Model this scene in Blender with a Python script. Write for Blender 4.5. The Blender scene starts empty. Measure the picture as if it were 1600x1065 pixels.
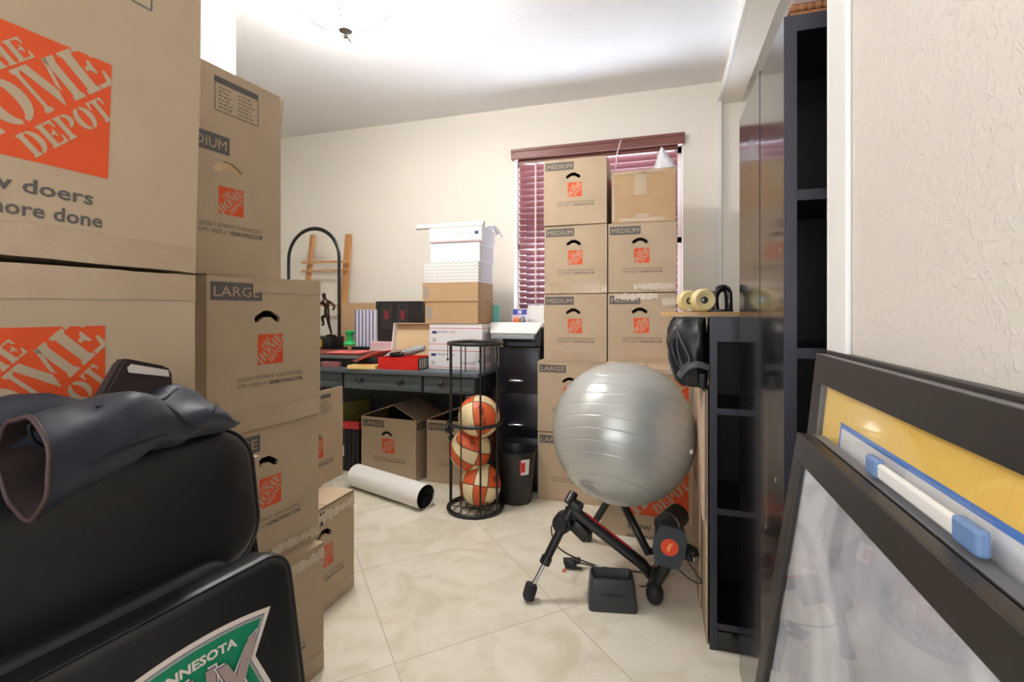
import bpy, bmesh, math, random
from math import radians, sin, cos, pi
from mathutils import Vector, Matrix
random.seed(7)
SC = bpy.context.scene
COL = SC.collection

# ------------------------------------------------------------------ camera, world, exposure
cd = bpy.data.cameras.new('camera'); cam = bpy.data.objects.new('camera', cd); COL.objects.link(cam)
cam.location = (0, 0, 1.08); cam.rotation_euler = (radians(90), 0, radians(17.2))
cd.sensor_width = 36; cd.lens = 760/1600*36; cd.shift_y = -45.5/1600
cd.clip_start = 0.02; cd.clip_end = 60
SC.camera = cam
vs = SC.view_settings
vs.view_transform = 'Standard'; vs.look = 'None'; vs.gamma = 1; vs.use_curve_mapping = False
vs.exposure = 0.6

W = bpy.data.worlds.new('world'); SC.world = W; W.use_nodes = True
nt = W.node_tree; nt.nodes.clear()
out = nt.nodes.new('ShaderNodeOutputWorld'); bg = nt.nodes.new('ShaderNodeBackground')
tc = nt.nodes.new('ShaderNodeTexCoord'); sp = nt.nodes.new('ShaderNodeSeparateXYZ')
mr = nt.nodes.new('ShaderNodeMapRange'); mx = nt.nodes.new('ShaderNodeMix'); mx.data_type = 'RGBA'
nt.links.new(tc.outputs['Generated'], sp.inputs[0]); nt.links.new(sp.outputs['Y'], mr.inputs['Value'])
mr.inputs['From Min'].default_value = -0.2; mr.inputs['From Max'].default_value = 0.4
nt.links.new(mr.outputs[0], mx.inputs['Factor'])
mx.inputs['A'].default_value = (1.0, 1.02, 1.07, 1)      # the rest of the house behind the photographer
mz = nt.nodes.new('ShaderNodeMapRange'); mz.inputs['From Min'].default_value = -0.06; mz.inputs['From Max'].default_value = 0.01
nt.links.new(sp.outputs['Z'], mz.inputs['Value'])
mo = nt.nodes.new('ShaderNodeMix'); mo.data_type = 'RGBA'; nt.links.new(mz.outputs[0], mo.inputs['Factor'])
mo.inputs['A'].default_value = (11.0, 12.2, 14.6, 1)      # made-up bright lower half, lights the ceiling through the blind
mo.inputs['B'].default_value = (0.16, 0.09, 0.13, 1)      # made-up dark upper half, so the gaps between slats look dark
nt.links.new(mo.outputs['Result'], mx.inputs['B'])
nt.links.new(mx.outputs['Result'], bg.inputs['Color']); bg.inputs['Strength'].default_value = 1.0
nt.links.new(bg.outputs[0], out.inputs[0])

def area_light(name, loc, rot, size, sizey, power, color):
    l = bpy.data.lights.new(name, 'AREA'); l.shape = 'RECTANGLE'; l.size = size; l.size_y = sizey; l.energy = power; l.color = color
    o = bpy.data.objects.new(name, l); COL.objects.link(o); o.location = loc; o.rotation_euler = rot
    return o
area_light('rear_fill', (-0.6, -1.6, 2.5), (radians(50), 0, radians(8)), 1.4, 1.0, 8, (1.0, 0.99, 0.99))  # unseen fill lamp added high behind the camera
area_light('ceiling_fill', (-0.75, -1.3, 1.1), (radians(180-38), 0, 0), 1.6, 0.8, 16, (0.97, 0.98, 1.0))  # unseen fill lamp added to brighten the ceiling and upper back wall

# ------------------------------------------------------------------ materials
def lin(r, g, b):
    f = lambda v: (v/255/12.92) if v/255 <= 0.04045 else ((v/255+0.055)/1.055)**2.4
    return (f(r), f(g), f(b), 1)
MATS = {}
def mat(name, col, rough=0.5, metal=0.0, var=0.0, scale=20, bump=0.0, bscale=60, coat=0.0, spec=None, emit=None, estr=0, stretch=None, bdist=0.01):
    if name in MATS: return MATS[name]
    m = bpy.data.materials.new(name); m.use_nodes = True; t = m.node_tree
    b = t.nodes['Principled BSDF']; c = lin(*col) if max(col) > 1 else (*col, 1)
    b.inputs['Base Color'].default_value = c; b.inputs['Roughness'].default_value = rough; b.inputs['Metallic'].default_value = metal
    b.inputs['Coat Weight'].default_value = coat; b.inputs['Coat Roughness'].default_value = 0.05
    if spec is not None: b.inputs['Specular IOR Level'].default_value = spec
    co = t.nodes.new('ShaderNodeTexCoord'); vec = co.outputs['Object']
    if stretch:
        mp = t.nodes.new('ShaderNodeMapping'); mp.inputs['Scale'].default_value = stretch
        t.links.new(vec, mp.inputs[0]); vec = mp.outputs[0]
    if var:
        n = t.nodes.new('ShaderNodeTexNoise'); n.inputs['Scale'].default_value = scale; n.inputs['Detail'].default_value = 5
        t.links.new(vec, n.inputs['Vector'])
        mx = t.nodes.new('ShaderNodeMix'); mx.data_type = 'RGBA'
        mx.inputs['A'].default_value = tuple(max(0, v*(1-var)) for v in c[:3]) + (1,)
        mx.inputs['B'].default_value = tuple(min(1, v*(1+var)) for v in c[:3]) + (1,)
        t.links.new(n.outputs['Fac'], mx.inputs['Factor']); t.links.new(mx.outputs['Result'], b.inputs['Base Color'])
    if bump:
        n = t.nodes.new('ShaderNodeTexNoise'); n.inputs['Scale'].default_value = bscale; n.inputs['Detail'].default_value = 4
        t.links.new(vec, n.inputs['Vector'])
        bp = t.nodes.new('ShaderNodeBump'); bp.inputs['Strength'].default_value = bump; bp.inputs['Distance'].default_value = bdist
        t.links.new(n.outputs['Fac'], bp.inputs['Height']); t.links.new(bp.outputs[0], b.inputs['Normal'])
    if emit:
        b.inputs['Emission Color'].default_value = (*emit, 1); b.inputs['Emission Strength'].default_value = estr
    MATS[name] = m; return m

def mth(t, op, a, b=None, c=None):
    n = t.nodes.new('ShaderNodeMath'); n.operation = op
    for i, v in enumerate((a, b, c)):
        if v is None: continue
        if isinstance(v, (int, float)): n.inputs[i].default_value = v
        else: t.links.new(v, n.inputs[i])
    return n.outputs[0]

M_card = mat('cardboard', (184, 163, 137), 0.75, var=0.10, scale=9, bump=0.04, bscale=90, bdist=0.003)
M_cardin = mat('cardboard_inside', (172, 147, 116), 0.8, var=0.06, scale=14)
M_tan = mat('plain_tan_cardboard', (182, 150, 112), 0.75, var=0.08, scale=12)
M_orange = mat('orange_ink', (218, 80, 30), 0.6, var=0.05, scale=30)
M_ink = mat('charcoal_ink', (92, 88, 86), 0.6, var=.1, scale=60)
M_tape = mat('packing_tape', (184, 162, 136), 0.18, var=0.08, scale=30, bump=0.25, bscale=35, bdist=0.004)
M_torn = mat('torn_white_tape', (203, 188, 168), 0.3, var=0.2, scale=40)
M_wall = mat('cream_wall_paint', (241, 236, 225), 0.7, bump=0.12, bscale=45, bdist=0.006)
M_white = mat('white_gloss_trim', (240, 240, 238), 0.4)
M_black = mat('black_plastic', (22, 22, 24), 0.4)
M_rubber = mat('black_rubber', (28, 28, 30), 0.65)
M_steel = mat('polished_steel', (205, 205, 208), 0.22, metal=1)
M_blacksteel = mat('black_powder_coated_steel', (20, 20, 22), 0.35, spec=0.6)
M_paper = mat('white_paper', (238, 236, 232), 0.7, var=0.02)

def textured_wall():
    m = bpy.data.materials.new('knockdown_plaster'); m.use_nodes = True; t = m.node_tree; b = t.nodes['Principled BSDF']
    b.inputs['Base Color'].default_value = lin(216, 210, 202); b.inputs['Roughness'].default_value = 0.55
    co = t.nodes.new('ShaderNodeTexCoord')
    n = t.nodes.new('ShaderNodeTexNoise'); n.inputs['Scale'].default_value = 75; n.inputs['Detail'].default_value = 4; n.inputs['Distortion'].default_value = 0.9
    t.links.new(co.outputs['Object'], n.inputs['Vector'])
    r = t.nodes.new('ShaderNodeValToRGB'); r.color_ramp.elements[0].position = 0.52; r.color_ramp.elements[1].position = 0.60
    t.links.new(n.outputs['Fac'], r.inputs[0])
    bp = t.nodes.new('ShaderNodeBump'); bp.inputs['Strength'].default_value = 0.28; bp.inputs['Distance'].default_value = 0.004
    t.links.new(r.outputs['Color'], bp.inputs['Height']); t.links.new(bp.outputs[0], b.inputs['Normal'])
    return m
M_knock = textured_wall()

def ceiling_mat():
    m = bpy.data.materials.new('stippled_ceiling_paint'); m.use_nodes = True; t = m.node_tree; b = t.nodes['Principled BSDF']
    b.inputs['Base Color'].default_value = lin(240, 240, 240); b.inputs['Roughness'].default_value = 0.8
    co = t.nodes.new('ShaderNodeTexCoord')
    n = t.nodes.new('ShaderNodeTexNoise'); n.inputs['Scale'].default_value = 55; n.inputs['Detail'].default_value = 3
    t.links.new(co.outputs['Object'], n.inputs['Vector'])
    bp = t.nodes.new('ShaderNodeBump'); bp.inputs['Strength'].default_value = 0.4; bp.inputs['Distance'].default_value = 0.006
    t.links.new(n.outputs['Fac'], bp.inputs['Height']); t.links.new(bp.outputs[0], b.inputs['Normal'])
    return m

def floor_mat():
    m = bpy.data.materials.new('cream_marble_tiles'); m.use_nodes = True; t = m.node_tree; b = t.nodes['Principled BSDF']
    co = t.nodes.new('ShaderNodeTexCoord'); s = t.nodes.new('ShaderNodeSeparateXYZ'); t.links.new(co.outputs['Object'], s.inputs[0])
    a = radians(43.5); P = 0.607
    # distances along the two tile directions
    u = mth(t, 'ADD', mth(t, 'MULTIPLY', s.outputs['X'], -sin(a)), mth(t, 'MULTIPLY', s.outputs['Y'], cos(a)))
    v = mth(t, 'ADD', mth(t, 'MULTIPLY', s.outputs['X'], cos(a)), mth(t, 'MULTIPLY', s.outputs['Y'], sin(a)))
    u = mth(t, 'DIVIDE', mth(t, 'SUBTRACT', u, 2.106), P); v = mth(t, 'DIVIDE', mth(t, 'SUBTRACT', v, 0.339), P)
    def edge(w):
        fr = mth(t, 'FRACT', w); return mth(t, 'MINIMUM', fr, mth(t, 'SUBTRACT', 1.0, fr))
    d = mth(t, 'MINIMUM', edge(u), edge(v))
    g = t.nodes.new('ShaderNodeMapRange'); g.inputs['From Min'].default_value = 0.0015; g.inputs['From Max'].default_value = 0.0042
    t.links.new(d, g.inputs['Value'])
    # per tile tone
    cx = t.nodes.new('ShaderNodeCombineXYZ'); t.links.new(mth(t, 'FLOOR', u), cx.inputs[0]); t.links.new(mth(t, 'FLOOR', v), cx.inputs[1])
    wn = t.nodes.new('ShaderNodeTexWhiteNoise'); wn.noise_dimensions = '3D'; t.links.new(cx.outputs[0], wn.inputs['Vector'])
    off = t.nodes.new('ShaderNodeVectorMath'); off.operation = 'MULTIPLY_ADD'
    t.links.new(wn.outputs['Color'], off.inputs[0]); off.inputs[1].default_value = (7, 7, 7); t.links.new(co.outputs['Object'], off.inputs[2])
    n1 = t.nodes.new('ShaderNodeTexNoise'); n1.inputs['Scale'].default_value = 5; n1.inputs['Detail'].default_value = 8; n1.inputs['Distortion'].default_value = 1.2
    t.links.new(off.outputs[0], n1.inputs['Vector'])
    r = t.nodes.new('ShaderNodeValToRGB'); e = r.color_ramp.elements
    e[0].position = 0.30; e[0].color = lin(214, 206, 184); e[1].position = 0.58; e[1].color = lin(232, 226, 210)
    t.links.new(n1.outputs['Fac'], r.inputs[0])
    n2 = t.nodes.new('ShaderNodeTexNoise'); n2.inputs['Scale'].default_value = 9; n2.inputs['Detail'].default_value = 10; n2.inputs['Distortion'].default_value = 3
    t.links.new(off.outputs[0], n2.inputs['Vector'])
    ve = mth(t, 'ABSOLUTE', mth(t, 'SUBTRACT', n2.outputs['Fac'], 0.5))
    vm = t.nodes.new('ShaderNodeMapRange'); vm.inputs['From Min'].default_value = 0.0; vm.inputs['From Max'].default_value = 0.012; vm.inputs['To Min'].default_value = 0.35; vm.inputs['To Max'].default_value = 0
    t.links.new(ve, vm.inputs['Value'])
    m1 = t.nodes.new('ShaderNodeMix'); m1.data_type = 'RGBA'; m1.inputs['B'].default_value = lin(204, 190, 156)
    t.links.new(vm.outputs[0], m1.inputs['Factor']); t.links.new(r.outputs['Color'], m1.inputs['A'])
    m2 = t.nodes.new('ShaderNodeMix'); m2.data_type = 'RGBA'; m2.inputs['A'].default_value = lin(192, 184, 164)
    t.links.new(g.outputs[0], m2.inputs['Factor']); t.links.new(m1.outputs['Result'], m2.inputs['B'])
    t.links.new(m2.outputs['Result'], b.inputs['Base Color'])
    b.inputs['Roughness'].default_value = 0.14; b.inputs['Specular IOR Level'].default_value = 0.45
    return m

def glass_mat():
    m = bpy.data.materials.new('clear_glass'); m.use_nodes = True; t = m.node_tree; t.nodes.clear()
    o = t.nodes.new('ShaderNodeOutputMaterial'); tr = t.nodes.new('ShaderNodeBsdfTransparent'); gl = t.nodes.new('ShaderNodeBsdfGlossy')
    gl.inputs['Roughness'].default_value = 0.02; fr = t.nodes.new('ShaderNodeFresnel'); fr.inputs['IOR'].default_value = 1.5
    ge = t.nodes.new('ShaderNodeNewGeometry')          # only the outer face reflects, so light is not trapped inside the pane
    fac = mth(t, 'MULTIPLY', fr.outputs[0], mth(t, 'SUBTRACT', 1.0, ge.outputs['Backfacing']))
    mx = t.nodes.new('ShaderNodeMixShader'); t.links.new(fac, mx.inputs[0]); t.links.new(tr.outputs[0], mx.inputs[1]); t.links.new(gl.outputs[0], mx.inputs[2])
    t.links.new(mx.outputs[0], o.inputs[0]); return m
M_glass = glass_mat()

def plastic_film():
    m = bpy.data.materials.new('clear_plastic_film'); m.use_nodes = True; t = m.node_tree; t.nodes.clear()
    o = t.nodes.new('ShaderNodeOutputMaterial'); tr = t.nodes.new('ShaderNodeBsdfTransparent'); pr = t.nodes.new('ShaderNodeBsdfPrincipled')
    pr.inputs['Base Color'].default_value = lin(214, 216, 226); pr.inputs['Roughness'].default_value = 0.2
    mx = t.nodes.new('ShaderNodeMixShader'); mx.inputs[0].default_value = 0.6; t.links.new(tr.outputs[0], mx.inputs[1]); t.links.new(pr.outputs[0], mx.inputs[2])
    t.links.new(mx.outputs[0], o.inputs[0]); return m
M_film = plastic_film()

# ------------------------------------------------------------------ mesh helpers
I4 = Matrix.Identity(4)
def T(x, y, z): return Matrix.Translation((x, y, z))
def RX(d): return Matrix.Rotation(radians(d), 4, 'X')
def RY(d): return Matrix.Rotation(radians(d), 4, 'Y')
def RZ(d): return Matrix.Rotation(radians(d), 4, 'Z')
def merge(bm, src, M=I4, mi=None):
    vm = [bm.verts.new(M @ v.co) for v in src.verts]
    src.verts.index_update()
    for f in src.faces:
        try:
            nf = bm.faces.new([vm[v.index] for v in f.verts]); nf.material_index = f.material_index if mi is None else mi
        except ValueError: pass
    src.free()
def abox(bm, c, s, mi=0, bev=0.0, M=I4, seg=2):
    b = bmesh.new(); bmesh.ops.create_cube(b, size=1)
    bmesh.ops.scale(b, vec=s, verts=b.verts)
    if bev: bmesh.ops.bevel(b, geom=b.edges[:], offset=min(bev, min(s)*0.49), segments=seg, affect='EDGES', profile=0.5)
    merge(bm, b, M @ T(*c), mi)
def bx(bm, x0, x1, y0, y1, z0, z1, mi=0, bev=0.0, M=I4, seg=2):
    abox(bm, ((x0+x1)/2, (y0+y1)/2, (z0+z1)/2), (abs(x1-x0), abs(y1-y0), abs(z1-z0)), mi, bev, M, seg)
def frame_to(d):
    return d.normalized().to_track_quat('Z', 'Y').to_matrix().to_4x4()
def acyl(bm, p0, p1, r0, r1=None, seg=16, mi=0, caps=True):
    p0, p1 = Vector(p0), Vector(p1); r1 = r0 if r1 is None else r1
    b = bmesh.new(); bmesh.ops.create_cone(b, cap_ends=caps, segments=seg, radius1=r0, radius2=r1, depth=(p1-p0).length)
    merge(bm, b, Matrix.Translation((p0+p1)/2) @ frame_to(p1-p0), mi)
def atube(bm, pts, r, seg=8, mi=0, closed=False, flat=None):
    pts = [Vector(p) for p in pts]; n = len(pts); rings = []
    up = None
    for i, p in enumerate(pts):
        if closed: d = pts[(i+1) % n]-pts[i-1]
        else: d = pts[min(i+1, n-1)]-pts[max(i-1, 0)]
        d.normalize()
        if up is None:
            up = Vector((0, 0, 1)) if abs(d.z) < 0.9 else Vector((1, 0, 0))
        s = d.cross(up).normalized(); up = s.cross(d).normalized()
        rr = r[i] if isinstance(r, (list, tuple)) else r
        fl = flat or (1, 1)
        rings.append([bm.verts.new(p + s*cos(2*pi*k/seg)*rr*fl[0] + up*sin(2*pi*k/seg)*rr*fl[1]) for k in range(seg)])
    m = n if closed else n-1
    for i in range(m):
        a, b = rings[i], rings[(i+1) % n]
        for k in range(seg):
            f = bm.faces.new((a[k], a[(k+1) % seg], b[(k+1) % seg], b[k])); f.material_index = mi
    if not closed:
        for rg in (rings[0], rings[-1][::-1]):
            f = bm.faces.new(rg); f.material_index = mi
def alathe(bm, prof, c=(0, 0, 0), seg=32, mi=0, M=I4, sx=1, sy=1):
    rings = []
    for r, z in prof:
        rings.append([bm.verts.new(M @ Vector((c[0]+max(r, 1e-4)*cos(2*pi*k/seg)*sx, c[1]+max(r, 1e-4)*sin(2*pi*k/seg)*sy, c[2]+z))) for k in range(seg)])
    for a, b in zip(rings, rings[1:]):
        for k in range(seg):
            f = bm.faces.new((a[k], a[(k+1) % seg], b[(k+1) % seg], b[k])); f.material_index = mi
def asph(bm, c, r, mi=0, u=24, v=14, M=I4):
    b = bmesh.new(); bmesh.ops.create_uvsphere(b, u_segments=u, v_segments=v, radius=1)
    s = (r, r, r) if isinstance(r, (int, float)) else r
    bmesh.ops.scale(b, vec=s, verts=b.verts); merge(bm, b, M @ T(*c), mi)
def apoly(bm, pts, M=I4, depth=0.0, mi=0):
    a = [bm.verts.new(M @ Vector((x, y, 0))) for x, y in pts]
    if depth:
        b = [bm.verts.new(M @ Vector((x, y, depth))) for x, y in pts]
        f = bm.faces.new(a[::-1]); f.material_index = mi
        f = bm.faces.new(b); f.material_index = mi
        for i in range(len(a)):
            j = (i+1) % len(a); f = bm.faces.new((a[i], a[j], b[j], b[i])); f.material_index = mi
    else:
        f = bm.faces.new(a); f.material_index = mi
def arect(bm, x0, x1, y0, y1, M=I4, mi=0): apoly(bm, [(x0, y0), (x1, y0), (x1, y1), (x0, y1)], M, 0, mi)
def roundrect(x0, x1, y0, y1, r, n=6):
    o = []
    for cx, cy, a0 in ((x1-r, y0+r, -90), (x1-r, y1-r, 0), (x0+r, y1-r, 90), (x0+r, y0+r, 180)):
        for k in range(n+1):
            a = radians(a0+90*k/n); o.append((cx+r*cos(a), cy+r*sin(a)))
    return o
TXT = {}
def text_geo(s, bold=0.0):
    k = (s, bold)
    if k in TXT: return TXT[k]
    c = bpy.data.curves.new('t', 'FONT'); c.body = s; c.size = 1; c.resolution_u = 2; c.offset = bold; c.fill_mode = 'FRONT'
    o = bpy.data.objects.new('t', c); COL.objects.link(o)
    dg = bpy.context.evaluated_depsgraph_get(); dg.update()
    me = bpy.data.meshes.new_from_object(o.evaluated_get(dg))
    vs_ = [(v.co.x, v.co.y) for v in me.vertices]; fs = [tuple(p.vertices) for p in me.polygons]
    bpy.data.objects.remove(o); bpy.data.curves.remove(c); bpy.data.meshes.remove(me)
    x0 = min(v[0] for v in vs_); x1 = max(v[0] for v in vs_); y0 = min(v[1] for v in vs_); y1 = max(v[1] for v in vs_)
    TXT[k] = ([(x-x0, y) for x, y in vs_], fs, x1-x0, y0, y1); return TXT[k]
def atext(bm, s, M, x, y, h, w=None, mi=0, bold=0.0, align='L', fn=None):
    """lettering with cap height h (font caps are about 0.7 em); w forces the width"""
    v, f, tw, y0, y1 = text_geo(s, bold); sy = h/0.72; sx = sy if w is None else w/tw
    ox = x - (tw*sx if align == 'R' else tw*sx/2 if align == 'C' else 0)
    vv = []
    for a, b in v:
        q = (ox+a*sx, y+b*sy); q = fn(*q) if fn else Vector((q[0], q[1], 0))
        vv.append(bm.verts.new(M @ q))
    for p in f:
        try:
            nf = bm.faces.new([vv[i] for i in p]); nf.material_index = mi
        except ValueError: pass

def build(name, bm, mats, parent=None, smooth=None, world=True, keepn=False, loc=None):
    """links bm as one mesh object; with a parent the bm is in world space (world=True) and is moved into the parent's space"""
    if world and parent is not None:
        bmesh.ops.transform(bm, matrix=world_of(parent).inverted(), verts=bm.verts)
    if not keepn: bmesh.ops.recalc_face_normals(bm, faces=bm.faces)
    me = bpy.data.meshes.new(name); bm.to_mesh(me); bm.free()
    for m in (mats if isinstance(mats, (list, tuple)) else [mats]): me.materials.append(m)
    if smooth is not None:
        for p in me.polygons: p.use_smooth = True
        me.set_sharp_from_angle(angle=radians(smooth))
    o = bpy.data.objects.new(name, me); COL.objects.link(o)
    if parent is not None: o.parent = parent
    if loc: o.location = loc
    return o
def world_of(o):
    M = o.matrix_basis.copy()
    return world_of(o.parent) @ M if o.parent else M
def tag(o, label, cat, group=None):
    o['label'] = label; o['category'] = cat
    if group: o['group'] = group
    return o
def thing(name, label, cat, loc=(0, 0, 0), rz=0, group=None):
    o = bpy.data.objects.new(name, None); COL.objects.link(o); o.location = loc; o.rotation_euler = (0, 0, radians(rz))
    o.empty_display_size = 0.05
    return tag(o, label, cat, group)
def struct(name, bm, m, parent=None, smooth=None):
    o = build(name, bm, m, parent, smooth)
    if parent is None: o['kind'] = 'structure'
    return o
CX, SX = cos(radians(17.2)), sin(radians(17.2))
def at(px, py, Y):
    """the point on the vertical plane at depth Y that the photograph shows at px, py"""
    xc = (px-800)/760; d = Y/(xc*SX+CX)
    return Vector((d*(xc*CX-SX), Y, 1.08+(487-py)/760*d))

# ------------------------------------------------------------------ the setting
CEIL = 2.545; YB = 3.35
b = bmesh.new(); bx(b, -3.9, 1.2, -2.3, YB+0.2, -0.1, 0); struct('floor', b, floor_mat())
b = bmesh.new(); bx(b, -3.9, 1.2, -2.3, YB+0.2, CEIL, CEIL+0.1); struct('ceiling', b, ceiling_mat())
WX0, WX1, WZ0, WZ1 = -1.022, 0.125, 0.92, 2.19
b = bmesh.new()
bx(b, -3.9, WX0, YB, YB+0.16, 0, CEIL); bx(b, WX1, 1.2, YB, YB+0.16, 0, CEIL)
bx(b, WX0, WX1, YB, YB+0.16, 0, WZ0); bx(b, WX0, WX1, YB, YB+0.16, WZ1, CEIL)
struct('wall_back', b, M_wall)
b = bmesh.new(); bx(b, -1.87, -1.75, -2.3, 1.643, 0, CEIL); struct('wall_left', b, M_wall)
b = bmesh.new(); bx(b, -3.9, -1.87, 1.5, 1.643, 0, CEIL); struct('wall_alcove', b, M_wall)
b = bmesh.new(); bx(b, -3.9, -3.78, 1.643, YB, 0, CEIL); struct('wall_far_left', b, M_wall)
b = bmesh.new(); bx(b, 0.275, 0.40, -2.3, 0.94, 0, CEIL); struct('wall_right', b, M_knock)
b = bmesh.new(); bx(b, 1.05, 1.17, 0.6, YB, 0, CEIL); struct('wall_closet', b, M_wall)
b = bmesh.new(); bx(b, 0.40, 1.05, 0.86, 0.98, 0, CEIL); struct('wall_closet_side', b, M_wall)
b = bmesh.new(); bx(b, 0.355, 0.475, 0.94, YB, 2.40, CEIL); struct('wall_header', b, M_wall)
# white casings of the closet opening
b = bmesh.new(); bx(b, 0.267, 0.275, 0.86, 0.94, 0, CEIL, bev=0.002); bx(b, 0.267, 0.41, 0.94, 0.95, 0, 2.40, bev=0.002)
struct('trim_1', b, M_white)
b = bmesh.new(); bx(b, 0.335, 0.355, 3.305, YB, 0, 2.42, bev=0.003); bx(b, 0.335, 0.355, 0.997, YB, 2.40, 2.425, bev=0.003)
struct('trim_2', b, M_white)
b = bmesh.new(); bx(b, -3.78, 0.335, YB-0.014, YB, 0, 0.09, bev=0.004); struct('baseboard_back', b, M_white)
# window: frame, pane, sill
b = bmesh.new()
for x0, x1, z0, z1 in ((WX0, WX0+0.05, WZ0, WZ1), (WX1-0.05, WX1, WZ0, WZ1), (WX0, WX1, WZ0, WZ0+0.05), (WX0, WX1, WZ1-0.05, WZ1), (WX0, WX1, 1.54, 1.585)):
    bx(b, x0, x1, YB+0.10, YB+0.15, z0, z1, bev=0.004)
win = struct('window_1', b, M_white)
b = bmesh.new(); bx(b, WX0+0.05, WX1-0.05, YB+0.122, YB+0.127, WZ0+0.05, WZ1-0.05); build('pane', b, M_glass, win)
b = bmesh.new(); bx(b, WX0, WX1, YB-0.03, YB+0.10, WZ0-0.02, WZ0+0.004, bev=0.004); build('window_sill', b, M_white, win)

# mahogany blind
M_mahog = mat('mahogany_slats', (142, 92, 94), 0.3, var=0.12, scale=8, stretch=(1, 12, 12))
M_valance = mat('mahogany_valance', (124, 74, 66), 0.35, var=0.2, scale=8, stretch=(1, 12, 12))
M_cord = mat('pale_cord', (225, 205, 200), 0.7)
bl = thing('window_blind', 'mahogany red horizontal slat blind hanging in the window behind the moving boxes', 'blind', (-0.45, YB, 2.17))
b = bmesh.new(); bx(b, WX0-0.012, WX1+0.012, YB-0.035, YB-0.018, 2.166, 2.232, bev=0.004)
bx(b, WX0-0.012, WX1+0.012, YB-0.042, YB-0.016, 2.216, 2.236, bev=0.003)
for x in (WX0-0.012, WX1): bx(b, x, x+0.012, YB-0.03, YB, 2.166, 2.232)
build('valance', b, M_valance, bl)
b = bmesh.new(); bx(b, WX0+0.03, WX1-0.03, YB+0.01, YB+0.06, 2.14, 2.185); build('headrail', b, M_valance, bl)
b = bmesh.new(); z = 2.12
while z > WZ0+0.05:
    Ms = T(WX0+0.031, YB+0.036, z) @ RX(-42) @ RZ(90) @ RX(90)
    up_ = [(-.025+.05*k/6, .0045*(1-((k-3)/3)**2)) for k in range(7)]
    apoly(b, up_+[(x, y-.0025) for x, y in up_[::-1]], Ms, WX1-WX0-0.062, 0); z -= 0.0435
build('slats', b, M_mahog, bl)
b = bmesh.new(); bx(b, WX0+0.031, WX1-0.031, YB+0.012, YB+0.06, WZ0+0.008, WZ0+0.028, bev=0.003); build('bottom_rail', b, M_valance, bl)
for x in (-0.865, -0.45, -0.03):
    b = bmesh.new()
    for y in (YB+0.010, YB+0.060): bx(b, x-0.006, x+0.006, y, y+0.001, WZ0+0.02, 2.15)
    build('ladder_cord', b, M_cord, bl)

# ceiling lamp: glass bowl, scrolled arms, finial
M_bowl = mat('lit_frosted_bowl', (255, 244, 226), 0.4, emit=(1.0, 0.97, 0.94), estr=54)
M_nickel = mat('brushed_nickel', (118, 114, 108), 0.45, metal=1)
LX, LY = -1.345, 1.845
lp = thing('ceiling_lamp', 'lit frosted glass bowl ceiling lamp with scrolled metal arms and finial', 'lamp', (LX, LY, CEIL))
b = bmesh.new(); alathe(b, [(0, 0), (0.07, 0), (0.065, -0.02), (0.02, -0.03), (0.012, -0.03), (0.012, -0.22), (0, -0.22)], (LX, LY, CEIL), 24); build('canopy', b, M_nickel, lp, 40)
b = bmesh.new(); alathe(b, [(0.17, -0.115), (0.155, -0.15), (0.12, -0.18), (0.07, -0.2), (0.015, -0.208), (0.015, -0.203), (0.07, -0.195), (0.115, -0.176), (0.15, -0.147), (0.165, -0.115), (0.17, -0.115)], (LX, LY, CEIL), 40)
build('glass_bowl', b, M_bowl, lp, 60)
b = bmesh.new(); alathe(b, [(0, -0.205), (0.03, -0.208), (0.03, -0.22), (0.014, -0.226), (0.006, -0.232), (0.012, -0.24), (0.008, -0.249), (0, -0.251)], (LX, LY, CEIL), 20); build('finial', b, M_nickel, lp, 50)
for k in range(4):
    a = radians(25+90*k); b = bmesh.new()
    pts = [(0.025, -0.214), (0.09, -0.212), (0.15, -0.185), (0.195, -0.13), (0.20, -0.09), (0.18, -0.07), (0.165, -0.085), (0.175, -0.10)]
    atube(b, [(LX+r*cos(a), LY+r*sin(a), CEIL+z) for r, z in pts], 0.0035, 8); build('arm', b, M_nickel, lp, 60)

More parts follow.
